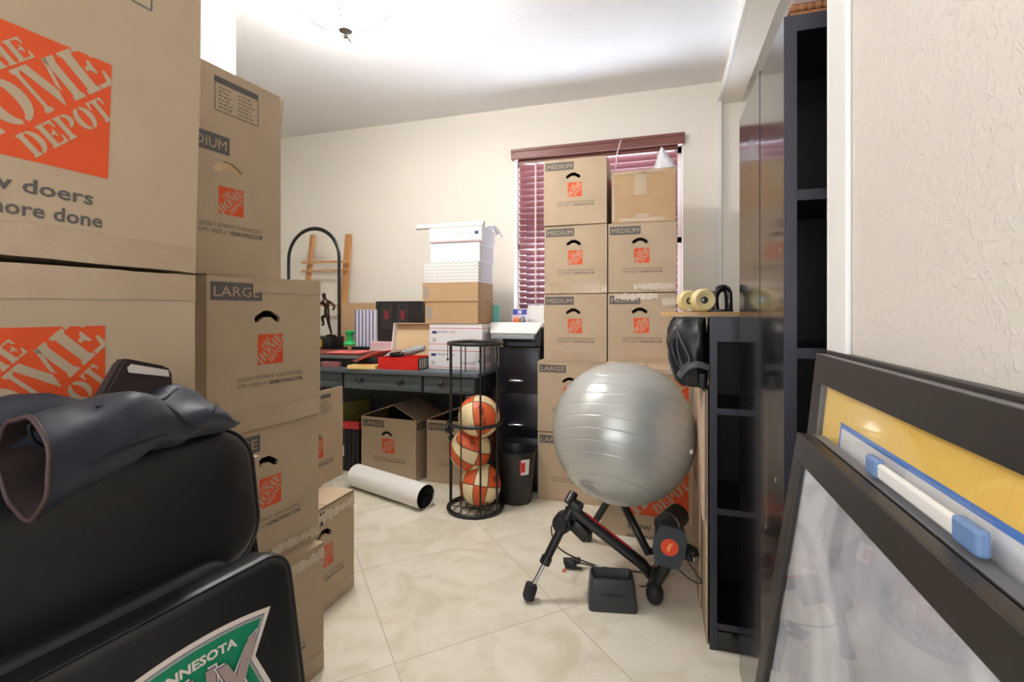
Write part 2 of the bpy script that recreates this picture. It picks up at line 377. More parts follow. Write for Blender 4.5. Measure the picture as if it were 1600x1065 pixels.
# ------------------------------------------------------------------ printing on the boxes: stencil letters of the square mark
def istem(x0, x1, s=0.06):
    return [(x0-s, 0), (x1+s, 0), (x1+s, .08), (x1, .13), (x1, .87), (x1+s, .92), (x1+s, 1), (x0-s, 1), (x0-s, .92), (x0, .87), (x0, .13), (x0-s, .08)]
def crescent(cx, w, a0, a1, wi, yo=0.5, hy=0.5, yi=0.40, n=14):
    o = [(cx+w*cos(radians(a0+(a1-a0)*k/n)), yo+hy*sin(radians(a0+(a1-a0)*k/n))) for k in range(n+1)]
    i = [(cx+wi*cos(radians(a1+(a0-a1)*k/n)), yo+yi*sin(radians(a1+(a0-a1)*k/n))) for k in range(n+1)]
    return o+i
SL = {
 'H': (.92, [istem(.08, .34), istem(.58, .84), [(.38, .44), (.44, .44), (.44, .56), (.38, .56)], [(.48, .44), (.54, .44), (.54, .56), (.48, .56)]]),
 'T': (.84, [istem(.30, .54), [(.0, 1), (.20, 1), (.20, .9), (.12, .88), (.07, .68), (.0, .68)], [(.84, 1), (.64, 1), (.64, .9), (.72, .88), (.77, .68), (.84, .68)]]),
 'E': (.84, [istem(.08, .34), [(.43, 1), (.8, 1), (.8, .68), (.73, .68), (.66, .9), (.43, .9)], [(.40, .45), (.50, .45), (.57, .34), (.63, .34), (.63, .66), (.57, .66), (.50, .55), (.40, .55)], [(.43, 0), (.82, 0), (.82, .34), (.75, .34), (.67, .1), (.43, .1)]]),
 'O': (.92, [crescent(.44, .44, 95, 265, .17), crescent(.48, .44, -85, 85, .17)]),
 'M': (1.2, [istem(.08, .18, .06), [(.24, 1), (.46, 1), (.68, .32), (.58, 0), (.55, 0)], [(.74, .28), (.70, .42), (.88, 1), (.96, 1), (.96, .94)], istem(.90, 1.12, .05)]),
 'D': (.92, [istem(.08, .34), crescent(.44, .46, -85, 85, .18)]),
 'P': (.86, [istem(.08, .34), crescent(.44, .40, -85, 85, .15, .70, .30, .20)]),
}
def stencil(word):
    polys = []; x = 0
    for ch in word:
        w, ps = SL[ch]; polys += [[(px+x, py) for px, py in p] for p in ps]; x += w+0.06
    return polys, x-0.06
def clip_unit(poly, s):
    """keeps a polygon inside the square of side s"""
    for ax, lim, sg in ((0, 0, 1), (0, s, -1), (1, 0, 1), (1, s, -1)):
        o = []
        for i in range(len(poly)):
            p, q = poly[i-1], poly[i]; ip = sg*(p[ax]-lim) >= 0; iq = sg*(q[ax]-lim) >= 0
            if ip != iq:
                t = (lim-p[ax])/(q[ax]-p[ax]); o.append((p[0]+t*(q[0]-p[0]), p[1]+t*(q[1]-p[1])))
            if iq: o.append(q)
        poly = o
        if len(poly) < 3: return []
    return poly
def square_mark(bm, M, x, y, s, mo, ml):
    """orange square with the three stencil lines running up to the right"""
    arect(bm, x, x+s, y, y+s, M @ T(0, 0, 0.0004), mo)
    a = radians(45); ca, sa = cos(a), sin(a)
    for word, h, perp, cen, wd in (('THE', .15, .225, .01, .42), ('HOME', .33, -.125, 0.0, 1.24), ('DEPOT', .18, -.345, .05, .74)):
        ps, w = stencil(word)
        for p in ps:
            q = []
            for px, py in p:
                lx = cen + (px/w-0.5)*wd; ly = perp + py*h
                q.append((s*(0.5+lx*ca-ly*sa), s*(0.5+lx*sa+ly*ca)))
            q = clip_unit(q, s)
            if len(q) > 2: apoly(bm, [(x+qx, y+qy) for qx, qy in q], M @ T(0, 0, 0.0008), 0, ml)

HANDLE = [(-.052, -.016), (-.056, -.002), (-.046, .006), (-.016, .021), (.016, .021), (.046, .006), (.056, -.002), (.052, -.016), (.040, -.016), (.014, .000), (-.014, .000), (-.040, -.016)]
def panel(bm, M, W, H, hole=None, mi=0):
    """rectangular panel, with the hand hole cut out when given"""
    if not hole:
        arect(bm, 0, W, 0, H, M, mi); return
    b = bmesh.new(); ed = []
    for loop in ([(0, 0), (W, 0), (W, H), (0, H)], hole):
        vs_ = [b.verts.new((x, y, 0)) for x, y in loop]
        ed += [b.edges.new((vs_[i], vs_[(i+1) % len(vs_)])) for i in range(len(vs_))]
    bmesh.ops.triangle_fill(b, edges=ed, use_beauty=True)
    merge(bm, b, M, mi)
    w = [[bm.verts.new(M @ Vector((x, y, z))) for x, y in hole] for z in (0, -0.005)]
    for i in range(len(hole)):
        j = (i+1) % len(hole); f = bm.faces.new((w[0][i], w[0][j], w[1][j], w[1][i])); f.material_index = mi

def moving_box(label, W, D, H, corner, z, rz, size=None, style='small', group=None, tape=(), open_top=False, flap=None, lean=0, torn=(), flap_side=None, logo=None, hole=True, plain=None):
    """corner: the right front corner of the footprint (seen from the printed side); local -Y is the printed face"""
    R = RZ(rz); c = Vector((corner[0], corner[1], z)) - (R @ Vector((W/2, -D/2, 0)))
    t = thing('moving_box', label, 'box', tuple(c), rz, group)
    if lean:
        L = T(*c) @ R @ T(W/2, 0, 0) @ RY(lean) @ T(-W/2, 0, 0)
        t.matrix_basis = L
    F = T(-W/2, -D/2, 0) @ RX(90)                     # face frame: x right, y up, z out of the face
    bm = bmesh.new()
    hx, hy = W*0.475, H*0.735
    hl = [(hx+p[0]*.74, hy+p[1]*.86) for p in HANDLE] if (style == 'small' and hole) else None
    panel(bm, F, W, H, hl, 0)
    e = 0.005
    arect(bm, 0, D, 0, H, T(W/2, -D/2, 0) @ RZ(90) @ RX(90), 0); arect(bm, 0, D, 0, H, T(-W/2, D/2, 0) @ RZ(-90) @ RX(90), 0)
    arect(bm, 0, W, 0, H, T(W/2, D/2, 0) @ RZ(180) @ RX(90), 0)
    arect(bm, -W/2, W/2, -D/2, D/2, I4, 0)
    # the inner side of the board
    Fi = T(-W/2+e, -D/2+e, 0) @ RX(90)
    panel(bm, Fi, W-2*e, H, [(x-e, y) for x, y in hl] if hl else None, 4)
    arect(bm, -W/2+e, W/2-e, -D/2+e, D/2-e, T(0, 0, e), 4)
    arect(bm, e, D-e, 0, H, T(W/2-e, -D/2, 0) @ RZ(90) @ RX(90), 4); arect(bm, e, D-e, 0, H, T(-W/2+e, D/2, 0) @ RZ(-90) @ RX(90), 4)
    arect(bm, e, W-e, 0, H, T(W/2, D/2-e, 0) @ RZ(180) @ RX(90), 4)
    if open_top:
        for x0, x1, y0, y1 in ((-W/2, W/2, -D/2, -D/2+e), (-W/2, W/2, D/2-e, D/2), (-W/2, -W/2+e, -D/2, D/2), (W/2-e, W/2, -D/2, D/2)):
            arect(bm, x0, x1, y0, y1, T(0, 0, H), 0)
    else:
        for s in (-1, 1):                              # the two closing flaps with the gap between them
            bx(bm, -W/2 if s < 0 else 0.002, -0.002 if s < 0 else W/2, -D/2, D/2, H-0.004, H, 0)
        arect(bm, -W/2+e, W/2-e, -D/2+e, D/2-e, T(0, 0, H-0.006), 4)
    # print
    P = F
    if style == 'small':
        lw = W*(0.46 if size == 'MEDIUM' else 0.40); lh = 0.046; ly = H-0.018-lh
        arect(bm, W*.025, W*.025+lw, ly, ly+lh, P @ T(0, 0, .0004), 2)
        atext(bm, size, P @ T(0, 0, .0008), W*.025+lw/2, ly+lh*.22, lh*.56, lw*.88, 3, 0, 'C')
        s = W*.225; sx = W*.39; sy = H*.42
        square_mark(bm, P, sx, sy, s, 1, 3)
        atext(bm, 'QUICKLY ESTIMATE YOUR PACKING', P @ T(0, 0, .0006), W*.22, H*.325, .0105, W*.58, 2)
        atext(bm, 'SUPPLY NEEDS AT', P @ T(0, 0, .0006), W*.22, H*.282, .0105, W*.25, 2)
        atext(bm, 'HDMOVING.COM', P @ T(0, 0, .0006), W*.485, H*.282, .0105, W*.315, 2, .03)
    elif style == 'big':
        lx, ly, s = logo
        square_mark(bm, P, lx, ly, s, 1, 3)
        atext(bm, 'How doers', P @ T(0, 0, .0006), lx, ly-s*.25, s*.115, s*.90, 2, .018)
        atext(bm, 'get more done', P @ T(0, 0, .0006), lx-s*.03, ly-s*.43, s*.115, s*1.0, 2, .018)
        if size:
            arect(bm, W*.02, W*.30, H-.07, H-.02, P @ T(0, 0, .0004), 2); atext(bm, size, P @ T(0, 0, .0008), W*.16, H-.058, .028, W*.24, 3, 0, 'C')
    body = build('body', bm, [plain or M_card, M_orange, M_ink, plain or M_card, M_cardin], t, world=False)
    if style == 'small' and not plain:                # the long printed side
        bm = bmesh.new()
        Q = T(W/2, -D/2, 0) @ RZ(90) @ RX(90)
        square_mark(bm, Q, D*.33, H*.35, H*.42, 0, 2)
        atext(bm, 'How doers', Q @ T(0, 0, .0006), D*.33, H*.24, .026, H*.36, 1, .012)
        atext(bm, 'get more done', Q @ T(0, 0, .0006), D*.33, H*.15, .026, H*.42, 1, .012)
        if size == 'LARGE' and open_top:
            arect(bm, D*.03, D*.28, H-.066, H-.02, Q @ T(0, 0, .0004), 1); atext(bm, size, Q @ T(0, 0, .0008), D*.155, H-.056, .026, D*.2, 2, 0, 'C')
        build('side_print', bm, [M_orange, M_ink, M_card], t, world=False, keepn=True)
    for x0, x1, y0, y1 in tape:                       # strips on the printed face, fractions of W and H
        bm = bmesh.new(); n = 14; pts = []
        y0, y1, x0, x1 = y0*H, y1*H, x0*W, x1*W
        lo = [(x0+(x1-x0)*k/n, y0+random.uniform(-.0015, .0015)) for k in range(n+1)]
        hi = [(x1-(x1-x0)*k/n, y1+random.uniform(-.0015, .0015)) for k in range(n+1)]
        apoly(bm, lo+hi, F @ T(0, 0, .0009), 0.0006, 0)
        build('tape', bm, M_tape, t, world=False)
    for x0, x1, y0, y1 in torn:
        bm = bmesh.new(); n = 34; y0, y1, x0, x1 = y0*H, y1*H, x0*W, x1*W
        lo = [(x0+(x1-x0)*k/n, y0+random.uniform(0, .35)*(y1-y0)) for k in range(n+1)]
        hi = [(x1-(x1-x0)*k/n, y1-random.uniform(0, .35)*(y1-y0)) for k in range(n+1)]
        apoly(bm, lo+hi, F @ T(0, 0, .0018), 0.0007, 0)
        o = build('tape', bm, M_torn, t, world=False); o['label'] = 'crumpled whitish torn tape'
    if flap:                                           # (height, printed list?, tilt)
        fh, listed, tilt = flap
        bm = bmesh.new(); K = T(-W/2, -D/2, H) @ RX(90-tilt)
        bm2 = bmesh.new(); bx(bm2, 0, W, 0, fh, -.004, 0); merge(bm, bm2, K, 0)
        if listed:
            x0, x1 = (W*.36, W*.76) if style == 'small' else (W*.55, W*.855); y0, y1 = fh*.28, fh*.84
            for a, b_ in (((x0, y0), (x1, y0)), ((x1, y0), (x1-.0, y1)), ((x0, y0), (x0-.0, y1))):
                dx, dy = b_[0]-a[0], b_[1]-a[1]; l = math.hypot(dx, dy); nx, ny = -dy/l*.0012, dx/l*.0012
                apoly(bm, [(a[0]+nx, a[1]+ny), (a[0]-nx, a[1]-ny), (b_[0]-nx, b_[1]-ny), (b_[0]+nx, b_[1]+ny)], K @ T(0, 0, .0006), 0, 1)
            arect(bm, x0, x1, y1-.016, y1, K @ T(0, 0, .0006), 1)
            for k in range(6):
                yy = y1-.028-k*.010
                for xx, ww in ((x0+.08*(x1-x0), .34*(x1-x0)), (x0+.52*(x1-x0), .40*(x1-x0))):
                    q = xx
                    while q < xx+ww-.012:
                        w_ = random.uniform(.005, .012); arect(bm, q, q+w_, yy, yy+.0028, K @ T(0, 0, .0006), 1); q += w_+.003
        build('flap', bm, [plain or M_card, M_ink], t, world=False)
    if flap_side:                                      # a flap standing up at the right hand end
        fh, depth, tilt = flap_side
        bm = bmesh.new(); K = T(W/2, -D/2+.006, H) @ RZ(90) @ RX(90-tilt)
        bm2 = bmesh.new(); bx(bm2, 0, depth, 0, fh, -.004, 0); merge(bm, bm2, K, 0)
        build('flap', bm, plain or M_card, t, world=False)
    return t

# ------------------------------------------------------------------ moving boxes against the left wall (printed faces towards the room)
GL = 'moving boxes stacked along the left wall'; GW = 'moving boxes stacked under the window'; GD = 'moving boxes under the desk'
moving_box('big moving box with large orange square logo at the top left, its flap standing up', .62, .40, .405, (-.872, .724), 1.156, 82.5, None, 'big', GL,
           open_top=True, flap=(.22, True, 2), lean=1.6, logo=(.62-.149-.194, .143, .194), tape=((.0, 1, .0, .12),))
moving_box('big moving box with orange logo right behind the black bag on the chair', .62, .40, .384, (-.872, .724), .767, 82.5, None, 'big', GL,
           logo=(.62-.149-.194, .096, .194), tape=((.0, 1, .87, 1),))
moving_box('plain side of a tan box poking out beside the right edge of the chair backrest', .60, .42, .384, (-.838, .848), .383, 82.5, None, 'plain', GL)
moving_box('lowest box hidden behind the black leather chair', .60, .42, .383, (-.838, .848), 0, 82.5, None, 'plain', GL)
moving_box('open MEDIUM moving box with raised flap on top of the left LARGE boxes', .312, .53, .372, (-1.055, 1.146), 1.174, 84.5, 'MEDIUM', 'small', GL,
           open_top=True, flap=(.155, True, 1), flap_side=(.155, .40, -6))
moving_box('LARGE moving box with blue-grey size label directly under the open MEDIUM box', .362, .56, .406, (-1.012, 1.262), .767, 84, 'LARGE', 'small', GL, tape=((0, 1, 0, .13), (.35, 1, .90, 1)))
moving_box('LARGE moving box just right of the chair backrest, second from the floor', .362, .56, .384, (-1.019, 1.263), .383, 84, 'LARGE', 'small', GL, tape=((.3, 1, 0, .08),), torn=((.45, 1.0, .02, .12),))
moving_box('bottom left box beside the chair seat, torn tape along its upper edge', .355, .56, .383, (-.982, 1.24), 0, 84, 'LARGE', 'small', GL, tape=((0, 1, 0, .15),), torn=((.3, 1, .86, .97),))
moving_box('small open box with raised flap behind the left LARGE boxes, near the desk', .33, .42, .262, (-1.308, 1.776), .386, 90, 'MEDIUM', 'small', GL, open_top=True, flap=(.115, True, 1))
moving_box('floor box with taped pale top edge standing behind the left stack, near the paper roll', .335, .60, .38, (-1.163, 1.648), 0, 90, 'MEDIUM', 'small', GL, tape=((0, 1, 0, .14),), torn=((0.2, 1, .83, .97),))

# ------------------------------------------------------------------ moving boxes under the window
YW = 2.73
zz = [0, .3925, .798, 1.185, 1.574, 1.95]
xr = [-.298, -.300, -.2955, -.2945, -.296]
names = ['LARGE moving box on the floor in the left window stack, left of the silver ball', 'second LARGE moving box up in the left window stack, left of the silver ball',
         'MEDIUM moving box resting on the two LARGE boxes right beside the printer', 'middle MEDIUM moving box of the left window stack', 'topmost MEDIUM moving box in front of the blind, highest of the left column']
for i in range(5):
    big = i < 2
    moving_box(names[i], .39 if big else .357, .55, zz[i+1]-zz[i]-.001, (xr[i], YW+(0, .004, .0, .006, .002)[i]), zz[i], (0, .6, 0, -.4, .5)[i], 'LARGE' if big else 'MEDIUM', 'small', GW,
               tape=(((0, 1, 0, .05),), ((0.1, 1, .95, 1),), ((.1, .9, .03, .15),), ((.1, .9, .0, .16),), ())[i], torn=((), (), (), ((.92, 1, 0, .12),), ())[i])
moving_box('MEDIUM moving box with white torn tape over its size label, above the silver ball', .357, .55, .378, (.068, YW), .808, 0, 'MEDIUM', 'small', GW, torn=((.10, .74, .88, 1), (.80, 1, .78, .95)), tape=((.05, 1, .0, .06),))
moving_box('MEDIUM moving box right under the plain tan taped box', .357, .55, .380, (.070, YW+.004), 1.187, .4, 'MEDIUM', 'small', GW, torn=((.38, .98, .02, .14),))
for z, lab, tp, tr in ((0, 'big box on the floor behind the silver ball and bike trainer, large orange logo', (), ()),
                   (.404, 'big box behind the upper half of the silver ball, taped along its top edge', ((.0, 1, .9, 1),), ((.05, .9, .95, 1.0),))):
    moving_box(lab, .415, .76, .403, (.126, 2.40), z, 0, None, 'big', GW, logo=(.415-.285, .112, .275), tape=tp, torn=tr)
# plain taped box on top
t = moving_box('plain tan box with crossed tape strips on top of the right window stack', .335, .40, .285, (.066, 2.735), 1.568, -1.2, None, 'plain', GW, tape=((.02, .86, .93, 1), (.36, .56, .52, .96), (.12, .82, .02, .09), (.38, .60, .08, .17), (.0, .05, .05, .95)), plain=M_tan)

M_bag = mat('white_plastic_bag', (226, 226, 232), 0.35, bump=0.5, bscale=25, bdist=0.02)
bm = bmesh.new(); base = at(1040, 262, 2.82); base.z = 1.853
pts = [(0.055, 0.0), (0.058, 0.02), (0.045, 0.055), (0.028, 0.085), (0.012, 0.12), (0.002, 0.14)]
alathe(bm, pts, base, 20, 0)
for v in bm.verts:
    a = math.atan2(v.co.y-base.y, v.co.x-base.x); k = 1+.22*sin(5*a+v.co.z*40)
    v.co.x = base.x+(v.co.x-base.x)*k - .15*(v.co.z-base.z); v.co.y = base.y+(v.co.y-base.y)*k
tag(build('plastic_bag', bm, M_bag, smooth=60), 'crumpled white plastic bag peak standing on the plain tan box', 'bag')
bm = bmesh.new(); p = [at(959, 290, 2.80), at(961, 262, 2.80), at(964, 240, 2.86), at(969, 222, 3.0), at(971, 219, 3.29)]
p[1].z = 1.86
atube(bm, p, .0035, 6); tag(build('twine', bm, M_cord, smooth=60), 'pale pull cord hanging from the blind down beside the plain tan box', 'cord')

# ------------------------------------------------------------------ boxes under the desk
def gable(t, W, D, H):
    """the two side flaps leaning in until their edges meet"""
    for s_ in (-1, 1):
        b = bmesh.new()
        x0, z0 = s_*(W/2-.003), H; x1, z1 = W*.08, H+.085
        d = Vector((x1-x0, 0, z1-z0)); n = Vector((d.z, 0, -d.x)).normalized()*.004
        q = [Vector((x0, 0, z0)), Vector((x1, 0, z1)), Vector((x1, 0, z1))+n*(1 if n.z > 0 else -1), Vector((x0, 0, z0))+n*(1 if n.z > 0 else -1)]
        f = [b.verts.new(v+Vector((0, -D/2+.004, 0))) for v in q]; k = [b.verts.new(v+Vector((0, D/2-.004, 0))) for v in q]
        b.faces.new(f); b.faces.new(k[::-1])
        for i in range(4): j = (i+1) % 4; b.faces.new((f[i], k[i], k[j], f[j]))
        build('flap', b, M_card, t, world=False)
t = moving_box('open LARGE moving box under the desk, flaps folded up into a peak', .42, .40, .392, (-1.488, 2.756), 0, -4, 'LARGE', 'small', GD, open_top=True)
gable(t, .42, .40, .392)
t = moving_box('open MEDIUM moving box under the desk, directly behind the basketball rack', .395, .45, .395, (-1.04, 2.80), 0, 0, 'MEDIUM', 'small', GD, open_top=True)

gable(t, .395, .45, .395)

# ------------------------------------------------------------------ desk
M_desk = mat('charcoal_painted_wood', (84, 93, 98), 0.45, var=0.15, scale=15, stretch=(1, 8, 8))
M_deskd = mat('dark_painted_wood', (34, 36, 40), 0.5, var=0.15, scale=15)
DX0, DX1, DY0, DY1, DZ = -2.95, -.985, 2.54, 3.12, .735
dk = thing('desk', 'long charcoal wooden desk with knobbed drawers carrying papers and shipping boxes', 'desk', ((DX0+DX1)/2, DY0, 0))
b = bmesh.new(); bx(b, DX0, DX1, DY0, DY1, DZ-.028, DZ, bev=.006); build('desktop', b, M_desk, dk, 40)
b = bmesh.new(); bx(b, DX0+.03, DX1-.02, DY0+.05, DY0+.07, .60, DZ-.028); bx(b, DX1-.04, DX1-.02, DY0+.07, DY1-.02, .60, DZ-.028); bx(b, DX0+.03, DX0+.05, DY0+.07, DY1-.02, .60, DZ-.028); bx(b, DX0+.05, DX1-.04, DY1-.04, DY1-.02, .12, DZ-.028)
build('apron', b, M_deskd, dk)
for x0, x1, kn in ((-2.9, -1.905, (-2.5, -2.08)), (-1.89, -1.355, (-1.765, -1.487)), (-1.34, -1.02, (-1.222,))):
    b = bmesh.new(); bx(b, x0, x1, DY0+.035, DY0+.05, .608, DZ-.034, bev=.006); bx(b, x0+.01, x1-.01, DY0+.028, DY0+.036, .622, .652, bev=.004)
    dr = build('drawer', b, M_desk, dk, 40)
    for x in kn:
        b = bmesh.new(); alathe(b, [(0, 0), (.010, 0), (.008, .010), (.007, .014), (.017, .022), (.018, .029), (.010, .036), (0, .037)], (0, 0, 0), 16, M=T(x, DY0+.036, .664) @ RX(90))
        build('knob', b, M_blacksteel, dr, 50)
for x in (DX0+.06, DX1-.06):
    for y in (DY0+.07, DY1-.07):
        b = bmesh.new(); bx(b, x-.032, x+.032, y-.032, y+.032, 0, .60, bev=.004); build('leg', b, M_desk, dk)

# ------------------------------------------------------------------ stack of shipping boxes on the desk
M_ship = mat('white_mailer_card', (226, 224, 227), 0.55)
M_mail = mat('white_mailer_side', (214, 212, 220), 0.6)
M_red = mat('red_ink_line', (214, 84, 78), 0.6)
M_blue = mat('blue_ink', (52, 66, 120), 0.6)
M_quilt = bpy.data.materials.new('zigzag_embossed_card'); M_quilt.use_nodes = True
def _q():
    t = M_quilt.node_tree; b = t.nodes['Principled BSDF']; b.inputs['Base Color'].default_value = lin(240, 238, 236); b.inputs['Roughness'].default_value = .5
    co = t.nodes.new('ShaderNodeTexCoord'); s = t.nodes.new('ShaderNodeSeparateXYZ'); t.links.new(co.outputs['Object'], s.inputs[0])
    zig = mth(t, 'ABSOLUTE', mth(t, 'SUBTRACT', mth(t, 'FRACT', mth(t, 'MULTIPLY', s.outputs['X'], 28)), .5))
    st = mth(t, 'FRACT', mth(t, 'ADD', mth(t, 'MULTIPLY', s.outputs['Z'], 50), zig))
    k = mth(t, 'LESS_THAN', st, .22)
    m = t.nodes.new('ShaderNodeMix'); m.data_type = 'RGBA'; m.inputs['A'].default_value = lin(226, 224, 222); m.inputs['B'].default_value = lin(178, 176, 178)
    t.links.new(k, m.inputs['Factor']); t.links.new(m.outputs['Result'], b.inputs['Base Color'])
_q()
GS = 'shipping boxes stacked on the desk'
def ship_box(label, x0, x1, y0, D, z0, z1, kind, rz=0):
    W_ = x1-x0; H = z1-z0
    t = thing('shipping_box', label, 'box', ((x0+x1)/2, y0+D/2, z0), rz, GS)
    F = T(-W_/2, -D/2, 0) @ RX(90)
    b = bmesh.new()
    abox(b, (0, 0, H/2), (W_, D, H-.001), 0, .002)
    if kind == 'post':
        for yy in (H*.08, H*.80): arect(b, .0, W_, yy, yy+.0035, F @ T(0, 0, .0006), 1)
        arect(b, .018, .05, H*.56, H*.68, F @ T(0, 0, .0006), 2)
        atext(b, 'PRIORITY', F @ T(0, 0, .0006), .058, H*.60, .012, .07, 2); atext(b, 'MAIL', F @ T(0, 0, .0006), .14, H*.60, .012, .035, 1)
        for k in range(3): arect(b, .02, .045, H*.2+k*.008, H*.2+k*.008+.004, F @ T(0, 0, .0006), 3)
        for k in range(2): arect(b, W_*.62, W_*.9, H*.25+k*.008, H*.25+k*.008+.003, F @ T(0, 0, .0006), 3)
        Q = T(W_/2, -D/2, 0) @ RZ(90) @ RX(90)
        for yy in (H*.08, H*.80): arect(b, .0, D, yy, yy+.0035, Q @ T(0, 0, .0006), 1)
        for k in range(4): arect(b, D*.15, D*.7, H*.3+k*.012, H*.3+k*.012+.004, Q @ T(0, 0, .0006), 2)
    elif kind == 'top':
        arect(b, .0, W_, H*.06, H*.10, F @ T(0, 0, .0006), 1)
        arect(b, W_-.045, W_-.02, H*.50, H*.72, F @ T(0, 0, .0006), 2); atext(b, 'PRIORITY MAIL', F @ T(0, 0, .0006), W_-.055, H*.52, .012, .10, 3, align='R')
    elif kind == 'tan':
        arect(b, .012, .042, H*.22, H*.78, F @ T(0, 0, .0006), 3)
        bx(b, -W_/2-.001, W_/2+.001, -D/2-.0015, D/2, H-.012, H, 0)
    build('body', b, [M_tan if kind == 'tan' else M_quilt if kind == 'quilt' else M_ship, M_red, M_blue, mat('grey_print', (150, 144, 140), .6)], t, world=False)
    if kind in ('tan', 'white', 'quilt'):
        b = bmesh.new(); bx(b, W_/2, W_/2+.003, -D*.38, D*.38, H*.12, H*.86); bx(b, W_/2, W_/2+.005, -D*.06, D*.06, H*.45, H*.60, bev=.001); build('end_flap', b, M_tan if kind == 'tan' else M_mail, t, world=False)
    return t
ys = 2.68
ship_box('white postal box with red lines, lowest of the stack on the desk', -1.362, -1.020, ys, .25, DZ, .873, 'post')
ship_box('white postal box with red lines, second from the bottom of the desk stack', -1.358, -1.014, ys+.004, .25, .873, 1.007, 'post')
ship_box('tan shipping box directly on the two white postal boxes', -1.385, -1.040, ys, .26, 1.007, 1.142, 'tan')
ship_box('tan shipping box right under the white zigzag patterned box', -1.400, -1.036, ys-.006, .26, 1.142, 1.256, 'tan', 0)
ship_box('white box with embossed zigzag pattern in the desk stack', -1.393, -1.038, ys, .25, 1.256, 1.379, 'quilt')
ship_box('plain white box between the zigzag patterned box and the topmost postal box', -1.352, -1.030, ys+.004, .25, 1.379, 1.494, 'white')
ship_box('topmost white postal box under the rolled paper', -1.357, -1.016, ys, .24, 1.497, 1.583, 'top')
b = bmesh.new()
p0, p1 = Vector((-1.452, ys+.02, 1.600)), Vector((-1.008, ys+.02, 1.601))
acyl(b, p0, p1, .0165, .0165, 20, caps=False); acyl(b, p0, p1, .0145, .0145, 20, caps=False)
bx(b, -1.30, -1.008, ys+.02, ys+.15, 1.5835, 1.5865)
tag(build('paper_roll', b, M_paper, smooth=50), 'thin white rolled paper lying across the top of the shipping box stack', 'paper')
b = bmesh.new(); q = bmesh.new(); bmesh.ops.create_grid(q, x_segments=8, y_segments=6, size=.5)
for v in q.verts: v.co = Vector((v.co.x*.13, v.co.y*.13, .012*sin(9*v.co.x)+.008*cos(8*v.co.y)-.10*v.co.x*v.co.x))
merge(b, q, T(-1.005, ys+.13, 1.596) @ RY(10))
o = build('plastic_pouch', b, M_film, smooth=60); md = o.modifiers.new('s', 'SOLIDIFY'); md.thickness = .002
tag(o, 'clear plastic pouch sticking out at the right of the topmost postal box', 'pouch')

# ------------------------------------------------------------------ things on the desk
# red box with its lid open
M_redbox = mat('red_gloss_card', (206, 34, 30), 0.3, var=.15, scale=10)
M_lidin = mat('kraft_lid_inside', (212, 186, 146), 0.7)
x0, x1, y0, y1, z0, z1 = -1.64, -1.372, 2.565, 2.765, DZ, .806
t = thing('shoe_box', 'open red shoe box with kraft lid standing up behind it on the desk', 'box', ((x0+x1)/2, (y0+y1)/2, DZ))
b = bmesh.new(); bx(b, x0, x1, y0, y1, z0, z0+.004)
for a in ((x0, x1, y0, y0+.004), (x0, x1, y1-.004, y1), (x0, x0+.004, y0, y1)): bx(b, *a, z0, z1)
bx(b, x1-.004, x1, y0, y1, z0, z1, 1)
for k in range(6): bx(b, x1, x1+.001, y0+.02+k*.028, y0+.032+k*.028, z0+.008, z1-.008, 2)
build('body', b, [M_redbox, M_black, mat('pale_stripe', (190, 186, 180), .5)], t)
b = bmesh.new(); Ml = T(x0, y1, z1-.002) @ RX(80)
abox(b, ((x1-x0)/2, .10, 0), (x1-x0, .20, .004), 0, M=Ml)
for a, s in (((.0, .10, .026), (.006, .20, .052)), ((x1-x0, .10, .026), (.006, .20, .052))): abox(b, a, s, 1, M=Ml)
abox(b, ((x1-x0)/2, .20, .018), (x1-x0, .004, .036), 0, M=Ml)
build('lid', b, [M_lidin, M_paper], t)
# grey heat gun like tool lying in the red box
t = thing('power_tool', 'grey handled black tool lying on top of the open red shoe box', 'tool', (-1.5, 2.66, .806))
M_greyp = mat('grey_plastic', (150, 152, 150), .45)
b = bmesh.new(); atube(b, [(-1.52, 2.645, .826), (-1.47, 2.645, .836), (-1.42, 2.65, .852), (-1.375, 2.655, .862)], [.020, .024, .024, .018], 16); build('handle', b, M_greyp, t, 50)
b = bmesh.new(); atube(b, [(-1.60, 2.64, .814), (-1.565, 2.64, .822), (-1.52, 2.645, .826)], [.014, .022, .021], 14); bx(b, -1.57, -1.50, 2.60, 2.625, .8065, .83, bev=.006); build('head', b, M_black, t, 50)
b = bmesh.new(); acyl(b, (-1.56, 2.60, .836), (-1.51, 2.606, .842), .005); asph(b, (-1.50, 2.625, .836), .010); build('trigger', b, M_steel, t, 50)

# slabs at the left: grey laptop on a dark case, pink papers with the big green pushpin, yellow pad
t = thing('laptop', 'closed grey laptop lying under the pink papers on the desk', 'laptop', (-2.0, 2.70, .772))
b = bmesh.new(); bx(b, -2.28, -1.795, 2.575, 2.86, .787, .812, bev=.006); build('base', b, mat('grey_metal_case', (110, 114, 116), .4, metal=.4), t, 40)
b = bmesh.new(); bx(b, -2.28, -1.795, 2.575, 2.86, .8125, .822, bev=.003); build('lid', b, mat('red_brown_lid', (120, 52, 48), .5), t, 40)
b = bmesh.new(); bx(b, -2.26, -1.80, 2.60, 2.88, DZ, .7865, bev=.008)
tag(build('black_case', b, M_black, smooth=40), 'flat black case under the grey laptop on the desk', 'case')
b = bmesh.new(); bx(b, -2.05, -1.92, 2.565, 2.598, DZ, .768, bev=.003); tag(build('small_book', b, mat('dusty_pink_cover', (150, 92, 96), .6)), 'small dusty pink book lying in front of the black case', 'book')
b = bmesh.new(); asph(b, (-2.15, 2.578, .753), (.085, .018, .018)); tag(build('rolled_cloth', b, mat('white_cloth', (225, 228, 222), .8), smooth=60), 'white rolled cloth on the desk edge beside the LARGE box', 'cloth')
